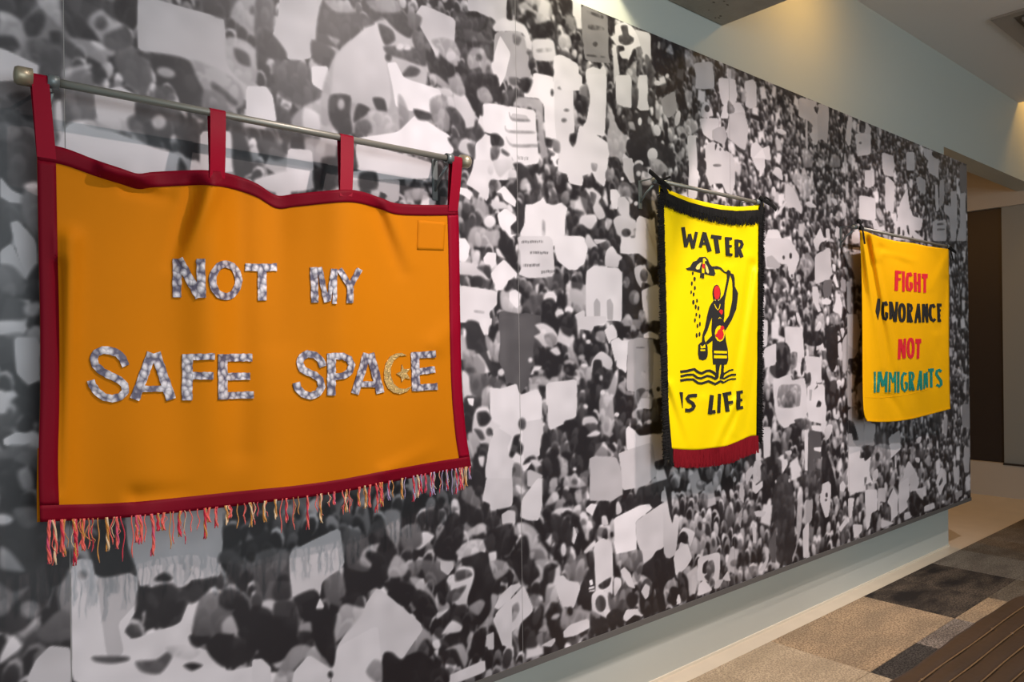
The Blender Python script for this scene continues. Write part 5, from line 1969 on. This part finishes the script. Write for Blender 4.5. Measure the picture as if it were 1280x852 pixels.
def fringe(C, root, m, name, edge, n, dirpx, length, lift=.003, jag=.25, wpx=1.1, seed=1, label=None):
    """hundreds of short threads along an edge, joined into one piece"""
    rf = random.Random(seed); parts = []
    for i in range(n):
        t = (i + rf.random()) / n
        x, y = edge(t); L = length * (1 - rf.random() * jag); dx, dy = dirpx
        dx += rf.uniform(-.12, .12); lf = lift + rf.uniform(0, .004)
        w = wpx * rf.uniform(.6, 1.3); nn = (-dy, dx)
        vs = []
        for k in range(4):
            q = k / 3; cx, cy = x + dx * L * q, y + dy * L * q
            wv = w * (1 - .5 * q)
            a = C.at(cx - nn[0] * wv, cy - nn[1] * wv, lf + .0006 * k); b = C.at(cx + nn[0] * wv, cy + nn[1] * wv, lf + .0006 * k)
            c = C.at(cx, cy, lf + .0006 * k + .0022)
            vs += [a, c, b]
        fs = []
        for k in range(3):
            o = 3 * k; fs += [(o, o + 1, o + 4, o + 3), (o + 1, o + 2, o + 5, o + 4)]
        parts.append((vs, fs))
    v, f, _ = merge(parts)
    o = mesh(name, v, f, m, root); o['kind'] = 'stuff'
    if label: o['label'] = label
    return o
A = Cloth.along
fringe(C2, bb, m_bk, 'top_fringe', lambda t: (A(C2.t, .03 + .95 * t)[0], A(C2.t, .03 + .95 * t)[1] + 8), 330, (0.02, 1), 17, seed=1, wpx=.7)
fringe(C2, bb, m_bk, 'top_fringe', lambda t: (A(C2.t, .03 + .95 * t)[0], A(C2.t, .03 + .95 * t)[1] + 7), 160, (0, 1), 9, seed=2, jag=.1, wpx=1.2)
fringe(C2, bb, m_bk, 'left_fringe', lambda t: (828.5 + 7.5 * t, 243 + 330 * t), 420, (-1, .25), 9.5, seed=3, wpx=.9, lift=.002)
fringe(C2, bb, m_bk, 'left_fringe', lambda t: (826 + 7.5 * t, 238 + 340 * t), 300, (-.6, .8), 9, seed=4, wpx=.9, lift=.001)
fringe(C2, bb, m_bk, 'right_fringe', lambda t: (948 - 2.5 * t, 258 + 292 * t), 420, (1, .28), 7, seed=5, wpx=.9, lift=.002)
fringe(C2, bb, m_bk, 'right_fringe', lambda t: (948.5 - 1.5 * t, 258 + 290 * t), 250, (.4, .9), 10, seed=6, wpx=.9, lift=.001)
fringe(C2, bb, m_bk, 'left_fringe', lambda t: (831 + 8 * t, 540 + 22 * t), 60, (0, 1), 22, seed=8, wpx=1.2, lift=.001)
fringe(C2, bb, m_mar, 'bottom_fringe', lambda t: (842 + 104 * t, A(C2.b, .08 + .9 * t)[1] - 1), 420, (-.03, 1), 23, seed=7, jag=.12, wpx=.8, label='maroon fringe along the bottom edge')
fringe(C2, bb, m_mar, 'bottom_fringe', lambda t: (842 + 104 * t, A(C2.b, .08 + .9 * t)[1] - 1), 260, (0, 1), 18, seed=9, jag=.1, wpx=1.6, lift=.001)
# black binding tape under the fringe
def tape(C, root, pts, w, m, lift=.0016):
    v, f = C.stroke(pts, w, lift, .001); return mesh('binding', v, f, m, root)
tape(C2, bb, [(834, 243), (846, 248.5), (860, 254), (880, 259.5), (900, 263.5), (920, 265.3), (947, 263.8)], 3.5, m_bk)
tape(C2, bb, [(827, 236), (826.5, 300), (828.5, 400), (832, 500), (838, 570)], 4.5, m_bk)
tape(C2, bb, [(951, 256), (950, 300), (948.8, 400), (947.5, 480), (946.8, 552)], 3.2, m_bk)
# lettering
def LT(C, rows, org, sc, m, root):
    for L in rows: C.letter([(w / sc * 1.0 if isinstance(w, (int, float)) else w, [((x - 0) / sc + org[0], (y - 0) / sc + org[1]) for x, y in pts]) if w not in ('p', 'o', 'e') else ((w, [(x / sc + org[0], y / sc + org[1]) for x, y in pts]) if w == 'p' else (w, (pts[0] / sc + org[0], pts[1] / sc + org[1], pts[2] / sc, pts[3] / sc, (pts[4] / sc if len(pts) > 4 else 0)))) for w, pts in L], m, root, .0022, .0012)
LT(C2, [
 [(30, [(378, 595), (405, 772)]), (24, [(403, 772), (436, 668)]), (28, [(434, 655), (468, 784)]), (24, [(466, 784), (498, 638)])],
 [(26, [(566, 640), (532, 775)]), (34, [(566, 645), (616, 812)]), (22, [(545, 742), (592, 738)])],
 [(32, [(628, 678), (719, 690)]), (36, [(668, 690), (688, 826)])],
 [(34, [(768, 688), (776, 840)]), (24, [(752, 694), (812, 698)]), (22, [(770, 762), (810, 764)]), (26, [(762, 836), (815, 842)])],
 [(30, [(852, 704), (856, 860)]), (26, [(856, 716), (894, 722), (904, 748), (892, 776), (862, 788)]), (28, [(872, 786), (902, 862)])],
], (800, 200), 7.1, m_ink, bb)
LT(C2, [
 [('p', [(203, 530), (245, 532), (243, 748)])],
 [(46, [(432, 575), (385, 575), (330, 582), (305, 612), (325, 648), (375, 678), (396, 715), (375, 755), (330, 775), (278, 770)])],
 [(50, [(632, 570), (605, 825)]), (48, [(590, 800), (678, 790)])],
 [(38, [(735, 552), (724, 808)])],
 [(50, [(810, 545), (842, 792)]), (42, [(780, 562), (890, 542)]), (42, [(845, 672), (912, 664)])],
 [(48, [(985, 520), (985, 755)]), (40, [(962, 538), (1042, 526)]), (36, [(990, 642), (1034, 632)]), (40, [(965, 748), (1045, 732)])],
], (830, 440), 10.65, m_ink, bb)
# the printed figure
def PR(layers, org, sc, name, label=None):
    parts, mi = [], []
    ms = [m_ink, m_inkred, m_ye, m_pale]
    for L0, (w, m_i, pts) in enumerate(layers):
        g = lambda q: [(x / sc + org[0], y / sc + org[1]) for x, y in q]
        lf = .0014 + .0004 * [0, 2, 1, 1][m_i] + (.0005 if m_i == 1 else 0)
        if w == 'p': pr = C2.poly(g(pts), lf, thick=.0008)
        elif w == 'e': pr = C2.poly(g([(pts[0] + pts[2] * math.cos(a), pts[1] + pts[3] * math.sin(a)) for a in np.linspace(0, 6.2832, 13)[:-1]]), lf, thick=.0008)
        else: pr = C2.stroke(g(pts), w / sc, lf, .0008)
        parts.append(pr); mi += [m_i] * len(pr[1])
    v, f, _ = merge(parts)
    o = mesh(name, v, f, ms, bb, False, mi)
    if label: o['label'] = label
    return o
m_pale = mat('pale_yellow_print', srgb(238, 214, 110), .7)
PR([('p', 0, [(290, 270), (345, 250), (385, 182), (432, 165), (470, 120), (545, 115), (582, 150), (605, 210), (632, 243), (655, 262), (682, 340), (665, 370), (600, 360), (480, 330), (380, 302), (310, 294)]),
    ('p', 2, [(514, 142), (530, 130), (546, 150), (536, 190), (528, 240), (532, 335), (498, 328), (500, 250), (512, 190)]), ('p', 3, [(540, 138), (562, 170), (544, 170)]), ('p', 3, [(500, 188), (480, 226), (468, 280), (430, 286), (415, 265), (440, 222), (475, 195)]), ('p', 3, [(542, 200), (576, 252), (594, 320), (584, 338), (556, 318), (546, 262)]),
    ('e', 1, [518, 240, 18, 34]), ('p', 0, [(482, 335), (532, 345), (530, 415), (520, 390), (505, 418), (498, 390), (476, 400)])],
   (830, 310), 10.65, 'cloud_emblem', 'black cloud holding a small bird')
PR([('p', 0, [(632, 243), (700, 238), (752, 255), (805, 312), (835, 322), (838, 345), (795, 325), (742, 282), (682, 280), (655, 268)]),
    ('p', 0, [(832, 310), (852, 288), (878, 305), (885, 330), (862, 420), (825, 600), (802, 720), (750, 720), (745, 680), (790, 625), (815, 520), (836, 400)]),
    ('p', 0, [(878, 332), (920, 345), (936, 400), (940, 510), (982, 600), (970, 720), (958, 810), (900, 950), (820, 1088), (800, 990), (862, 900), (886, 800), (908, 690), (912, 540), (905, 430), (880, 355)]),
    ('e', 0, [697, 605, 54, 120]), ('p', 0, [(655, 700), (745, 690), (805, 720), (800, 800), (800, 900), (790, 975), (820, 1050), (805, 1110), (820, 1230), (845, 1350), (850, 1490), (830, 1548), (650, 1548), (640, 1365), (645, 1225), (630, 1090), (640, 905), (605, 1000), (575, 1095), (532, 1180), (540, 1235), (560, 1275), (500, 1270), (508, 1180), (512, 1145), (545, 1045), (575, 890), (600, 790), (620, 750)]),
    ('p', 0, [(556, 1248), (640, 1160), (646, 1226), (580, 1280)]),
    ('e', 1, [697, 592, 42, 94]), (9, 2, [(665, 745), (690, 800), (710, 822), (730, 800), (742, 745)]), (9, 3, [(672, 682), (678, 700)]), (9, 3, [(718, 682), (722, 700)]),
    ('p', 1, [(725, 838), (750, 815), (778, 830), (775, 865), (757, 888), (730, 855)]), (9, 2, [(720, 940), (738, 922), (755, 936)]),
    ('e', 2, [738, 1136, 66, 108]), ('e', 1, [742, 1150, 46, 74]), ('e', 1, [768, 1062, 26, 30]), ('e', 1, [700, 1160, 22, 26]),
    ('p', 2, [(660, 1365), (832, 1370), (832, 1402), (660, 1398)]), ('p', 2, [(660, 1424), (832, 1430), (832, 1466), (660, 1464)]),
    ('p', 0, [(685, 1540), (744, 1540), (726, 1640), (722, 1720), (700, 1752), (672, 1740), (690, 1660)]), ('p', 0, [(764, 1540), (798, 1540), (790, 1640), (802, 1680), (782, 1730), (742, 1712), (755, 1660)])],
   (830, 310), 10.65, 'figure_print', 'black printed figure with red hair and a raised arm')
PR([('p', 0, [(455, 540), (490, 505), (560, 515), (578, 570), (578, 680), (560, 730), (510, 748), (465, 730), (450, 660)]), ('p', 2, [(480, 542), (505, 566), (540, 530), (546, 582), (482, 588)]), (20, 2, [(478, 612), (542, 612)])],
   (830, 380), 10.65, 'pot_print', 'black water pot under the falling drops')
PR([(34, 0, [(215, 260), (300, 250), (400, 225), (450, 265), (500, 282), (560, 250), (605, 244), (650, 265), (690, 300)]), (22, 0, [(790, 290), (830, 268), (870, 242), (918, 232)]),
    (30, 0, [(220, 322), (300, 302), (385, 297), (440, 340), (490, 348), (570, 315), (625, 325), (690, 360)]), (26, 0, [(740, 340), (800, 350), (850, 320), (900, 299), (955, 297)]),
    (32, 0, [(215, 378), (300, 363), (385, 362), (450, 410), (500, 415), (590, 385), (680, 425), (750, 385), (790, 405)]), (20, 0, [(790, 405), (850, 370), (900, 356), (955, 354)])],
   (830, 440), 10.65, 'wave_print', 'three black wavy lines of water')
PR([('e', 0, list(q)) for q in ((380, 335, 10, 24), (405, 410, 13, 30), (368, 470, 10, 30), (408, 530, 11, 28), (360, 585, 9, 24), (392, 615, 11, 26), (388, 720, 13, 32), (437, 700, 9, 26), (420, 780, 10, 32), (455, 800, 11, 30), (428, 885, 9, 26), (472, 905, 9, 28), (410, 960, 10, 28), (475, 1010, 9, 30), (443, 1035, 10, 28), (432, 1160, 11, 30), (470, 1145, 11, 32))],
   (830, 310), 10.65, 'water_drops', 'falling black water drops')
# ties over the rod
def ribbon_tie(root, pts, w, m, n=0):
    P = [Vector(p) for p in pts]; vs, fs = [], []
    for i, p in enumerate(P):
        t = (P[min(i + 1, len(P) - 1)] - P[max(i - 1, 0)]).normalized(); s = t.cross(Vector((0, 1, 0))).normalized()
        vs += [p + s * w / 2, p + Vector((0, -.003, 0)), p - s * w / 2, p + Vector((0, .003, 0))]
    for i in range(len(P) - 1):
        o = 4 * i
        for k in range(4): fs.append((o + k, o + (k + 1) % 4, o + 4 + (k + 1) % 4, o + 4 + k))
    fs += [(3, 2, 1, 0), tuple(4 * (len(P) - 1) + k for k in range(4))]
    return mesh('tie', vs, fs, m, root, False)
def pxy(x, y, dy=0.0): 
    p = onY(x, y, HY + dy); return (p[0], HY + dy, p[2])
def knot(root, x, y, r, m):
    bm = bmesh.new(); p = pxy(x, y, -.012)
    bmesh.ops.create_uvsphere(bm, u_segments=10, v_segments=7, radius=r, matrix=Matrix.Translation(p) @ Matrix.Diagonal((1.2, .9, 1, 1)))
    return from_bm('tie_knot', bm, m, root, True)
ribbon_tie(bb, [pxy(811.5, 213.5, -.02), pxy(818, 219, -.02), pxy(824, 224.5, -.018), pxy(832, 230, -.014), pxy(839, 237, -.012)], .022, m_bk)
ribbon_tie(bb, [pxy(838, 221, -.02), pxy(831, 223.5, -.022), pxy(825, 225.5, -.02)], .010, m_bk)
ribbon_tie(bb, [pxy(826, 226, -.015), pxy(829, 233, -.012), pxy(834, 243, -.010)], .028, m_bk)
knot(bb, 826, 226.5, .014, m_bk)
ribbon_tie(bb, [pxy(950, 247, -.012), pxy(957, 251.5, -.014), pxy(965, 256, -.014), pxy(970.5, 262, -.012)], .024, m_bk)
ribbon_tie(bb, [pxy(950, 247, -.012), pxy(958, 247, -.016), pxy(964, 251, -.014)], .013, m_bk)
ribbon_tie(bb, [pxy(952, 250, -.012), pxy(952.5, 258, -.01), pxy(952, 268, -.008)], .03, m_bk)
knot(bb, 951.5, 248.5, .013, m_bk)
adopt(bb)
a2, b2 = onY(816, 227.0, HY), onY(950, 251.2, HY); z2 = (a2[2] + b2[2]) / 2
make_rod('steel rod carrying the yellow fringed banner with the water figure', (a2[0], HY, z2), (b2[0], HY, z2), .0085, [onY(819, 229, HY)[0], onY(945.5, 251, HY)[0]], caps=False)

# ---- third banner: golden yellow ------------------------------------------------------------
m_gy = cloth_mat('golden_cloth', srgb(246, 178, 0), rough=.7, sheen=.2, vary=.03)
m_lr = mat('pink_red_print', srgb(226, 22, 44), .7)
m_tl = mat('teal_print', srgb(0, 132, 116), .7, vary=(220, .6))
C3 = Cloth(
 [(1074.5, 287), (1084, 290), (1100, 296), (1120, 301), (1140, 303.5), (1160, 307.5), (1186, 311)],
 [(1084, 526.5), (1100, 527.3), (1120, 526.5), (1140, 523.5), (1160, 518.5), (1175, 514.5), (1188, 511)],
 [(1074.5, 287), (1077, 340), (1078, 400), (1078.5, 480), (1080, 515), (1084, 526.5)],
 [(1186, 311), (1186.5, 360), (1186.5, 420), (1187, 470), (1188, 511)],
 [(1078, 290, 1103, 460, 4, .013), (1084, 300, 1114, 470, 4, -.012), (1088, 292, 1122, 460, 4, .010), (1098, 330, 1130, 466, 5, -.006), (1077, 300, 1086, 520, 3.5, -.006),
  (1100, 310, 1135, 330, 5, -.005), (1106, 316, 1142, 326, 4, .005), (1186, 316, 1165, 360, 5, .007), (1184, 350, 1166, 480, 6, -.007), (1160, 300, 1186, 330, 5, .004),
  (1112, 495, 1130, 522, 5, -.005), (1140, 490, 1148, 512, 6, -.004), (1172, 420, 1172, 510, 6, .005), (1096, 480, 1100, 525, 4, .006)],
 gain=1.9, sway=lambda x, y: .010 * math.sin(x / 9.0 + 1) * min(1, max(0, (y - 380) / 130)))
bc = empty('golden_banner', tuple(onY(1135, 524, HY)))
tag(bc, 'golden yellow cloth banner with red, black and teal lettering, farthest of the three', 'banner')
C3.grid('cloth', 0, 1, 0, 1, 60, 90, m_gy, bc, 0, .0012)
v, f = C3.stroke([(1084, 525), (1100, 526), (1120, 525), (1140, 522), (1160, 517), (1175, 513), (1187.5, 509.5)], 1.6, .0012, .001); mesh('hem', v, f, m_gy, bc)
v, f = C3.stroke([(1081, 496), (1100, 497), (1130, 494), (1150, 489), (1160, 486)], .8, .0004, .001); mesh('hem', v, f, m_gy, bc)
LT(C3, [
 [(32, [(562, 622), (556, 822)]), (26, [(545, 632), (606, 640)]), (24, [(560, 706), (600, 708)])],
 [(24, [(628, 628), (628, 830)])],
 [(28, [(706, 678), (694, 648), (676, 650), (664, 700), (664, 770), (674, 812), (694, 818), (708, 790), (706, 748), (692, 746)])],
 [(26, [(744, 642), (748, 832)]), (26, [(786, 650), (786, 838)]), (24, [(748, 742), (786, 744)])],
 [(44, [(812, 674), (868, 676)]), (24, [(840, 680), (840, 842)])],
], (1050, 260), 7.96, m_lr, bc)
LT(C3, [
 [('p', [(334, 120), (362, 118), (360, 250), (340, 362), (312, 262)])],
 [(30, [(440, 200), (425, 158), (402, 165), (392, 230), (392, 300), (404, 352), (426, 360), (440, 330), (440, 288), (422, 284)])],
 [(28, [(480, 152), (484, 355)]), (34, [(485, 160), (534, 382)]), (28, [(556, 155), (538, 384)])],
 [('o', (613, 280, 29, 96, 30))],
 [(28, [(686, 172), (684, 390)]), (26, [(686, 188), (714, 192), (724, 228), (714, 264), (690, 276)]), (32, [(694, 278), (722, 392)])],
 [(24, [(800, 178), (766, 396)]), (28, [(800, 178), (818, 392)]), (22, [(778, 330), (812, 330)])],
 [(26, [(856, 180), (856, 390)]), (26, [(860, 184), (904, 392)]), (24, [(896, 178), (902, 388)])],
 [(32, [(986, 222), (968, 190), (946, 196), (934, 240), (934, 310), (948, 358), (972, 374), (992, 350)])],
 [(28, [(1028, 176), (1034, 384)]), (34, [(1012, 190), (1064, 194)]), (26, [(1032, 254), (1056, 254)]), (26, [(1034, 312), (1050, 312)]), (30, [(1032, 372), (1058, 368)])],
], (1060, 360), 9.14, m_ink, bc)
LT(C3, [
 [(30, [(588, 580), (580, 812)]), (30, [(598, 585), (636, 802)]), (26, [(646, 575), (642, 800)])],
 [('o', (713, 684, 30, 106, 30))],
 [(52, [(768, 604), (832, 604)]), (28, [(800, 610), (795, 804)])],
], (1060, 360), 9.14, m_lr, bc)
LT(C3, [
 [(20, [(303, 222), (303, 462)])],
 [(30, [(352, 222), (340, 456)]), (30, [(360, 222), (394, 388)]), (26, [(442, 222), (396, 388)]), (26, [(436, 226), (430, 458)])],
 [(18, [(474, 228), (470, 456)]), (18, [(480, 232), (510, 345)]), (18, [(540, 222), (512, 345)]), (18, [(536, 230), (536, 462)])],
 [(26, [(572, 222), (570, 462)])],
 [(28, [(664, 252), (638, 238), (616, 278), (610, 350), (620, 418), (644, 444), (668, 412), (668, 352), (645, 346)])],
 [(28, [(704, 222), (706, 438)]), (24, [(706, 232), (734, 236), (746, 272), (734, 314), (710, 326)]), (28, [(718, 328), (746, 438)])],
 [(24, [(826, 212), (792, 432)]), (28, [(826, 212), (834, 430)]), (22, [(804, 352), (832, 350)])],
 [(20, [(872, 240), (868, 418)]), (18, [(876, 246), (902, 400)]), (18, [(896, 224), (902, 402)])],
 [(34, [(914, 206), (976, 200)]), (26, [(946, 204), (948, 402)])],
 [(30, [(1062, 222), (1040, 202), (1014, 212), (1006, 250), (1030, 288), (1058, 326), (1062, 368), (1040, 390), (1008, 370)])],
], (1060, 440), 9.14, m_tl, bc)
for o in list(bc.children)[-10:]: o['label'] = 'teal patterned letter'
ribbon_tie(bc, [pxy(1074, 276, -.03), pxy(1077, 283, -.034), pxy(1079, 291, -.044), pxy(1081, 305, -.046)], .026, m_bk)
ribbon_tie(bc, [pxy(1078, 277, -.02), pxy(1076, 281, -.022), pxy(1079, 287, -.018)], .018, m_bk)
knot(bc, 1076.5, 285, .016, m_bk); knot(bc, 1073.5, 276.5, .014, m_bk)
ribbon_tie(bc, [pxy(1187, 309, -.012), pxy(1190, 312, -.014), pxy(1194.5, 315, -.012)], .024, m_bk)
ribbon_tie(bc, [pxy(1187.5, 309, -.012), pxy(1189.5, 317, -.014), pxy(1191.5, 325, -.012)], .024, m_bk)
knot(bc, 1187.5, 310, .015, m_bk)
adopt(bc)
a3, b3 = onY(1066, 282.5, HY), onY(1188, 309.3, HY); z3 = (a3[2] + b3[2]) / 2
make_rod('steel rod carrying the golden banner at the far end of the mural', (a3[0], HY, z3), (b3[0], HY, z3), .0085, [onY(1068.5, 284, HY)[0], onY(1184, 308.5, HY)[0]], caps=False)
# ------------------------------------------------------------------ bench
bench = empty('upholstered_bench', (2.7, -1.45, 0.0))
tag(bench, 'long dark brown channel-stitched bench on the carpet below the mural', 'bench')
m_lea = mat('brown_vinyl', srgb(60, 43, 29), 0.5, spec=0.35, bump=(14, .25, .01), vary=(3, .14, (1, 3, 1)))
m_pip = mat('piping_highlight_brown', srgb(112, 84, 54), 0.4, spec=0.6)  # pale tone carries the highlights along the channel grooves
m_frm = mat('bench_frame', srgb(46, 38, 32), 0.5)
BZ = 0.42; BX0, BX1 = 1.5, 3.845
ys = [-1.012, -1.100] + [-1.100 - .0655 * k for k in range(1, 9)] + [-1.712]
rb = random.Random(5)
for k in range(len(ys) - 1):
    ya, yb = ys[k], ys[k + 1]; nx = 90; prof = 9
    vs, fs = [], []
    for i in range(nx + 1):
        x = BX0 + (BX1 - BX0) * i / nx
        end = max(0, (x - (BX1 - .13)) / .13)
        for j in range(prof + 1):
            t = j / prof; y = ya + (yb - ya) * t
            drop = .0075 * (abs(2 * t - 1) ** 4)
            if k == 0 and t < .45: drop += .030 * ((.45 - t) / .45) ** 2.2
            wob = .0016 * math.sin(x * 9 + k * 2.1) + .0011 * math.sin(x * 23 + k)
            seam = 0.004 * math.exp(-((x - 3.25) / .006) ** 2) + 0.004 * math.exp(-((x - 2.585) / .006) ** 2)
            yy = y
            if k == 0: yy += (1 - t) * (.006 * math.sin(x * 6.3) - .075 * end ** 2)
            vs.append((x + (0 if end < 1 else 0), yy, BZ - drop - seam + wob - .03 * end ** 4))
    for i in range(nx):
        for j in range(prof):
            a = i * (prof + 1) + j; fs.append((a, a + 1, a + prof + 2, a + prof + 1))
    n0 = len(vs)  # skirt: far end, near end and the outer side where there is one
    for i in range(nx + 1):
        for j in (0, prof):
            v = vs[i * (prof + 1) + j]; vs.append((v[0], v[1], BZ - .10))
    for i in range(nx):
        a = i * (prof + 1); fs.append((a, a + prof + 1, n0 + 2 * i + 2, n0 + 2 * i))
        a = i * (prof + 1) + prof; fs.append((a + prof + 1, a, n0 + 2 * i + 1, n0 + 2 * i + 3))
    fs.append(tuple(nx * (prof + 1) + j for j in range(prof + 1)) + (n0 + 2 * nx + 1, n0 + 2 * nx))
    fs.append(tuple(j for j in range(prof, -1, -1)) + (n0, n0 + 1))
    mesh('seat_channel', vs, fs, m_lea, bench, True)
    if 0 < k:
        pts = [(x, ya, BZ - .0035 + .0016 * math.sin(x * 9 + k * 2.1)) for x in np.linspace(BX0, BX1 - .012, 60)]
        v, f = tube(pts, .0026, 6)
        pp = mesh('piping', v, f, m_pip, bench, True)
for x in (3.25, 2.585):
    for y in ys[1:-1]:
        bm = bmesh.new(); bmesh.ops.create_uvsphere(bm, u_segments=8, v_segments=5, radius=.0062, matrix=Matrix.Translation((x, y, BZ - .002)) @ Matrix.Diagonal((1, 1, .6, 1)))
        from_bm('tuft_button', bm, m_pip, bench, True)
box('base_frame', (BX0 + .05, -1.68, .26), (BX1 - .06, -1.07, .325), m_frm, bench, .004)
for x in (BX0 + .15, BX1 - .2):
    for y in (-1.62, -1.13): box('leg', (x - .025, y - .025, .007), (x + .025, y + .025, .262), m_frm, bench, .003)
adopt(bench)
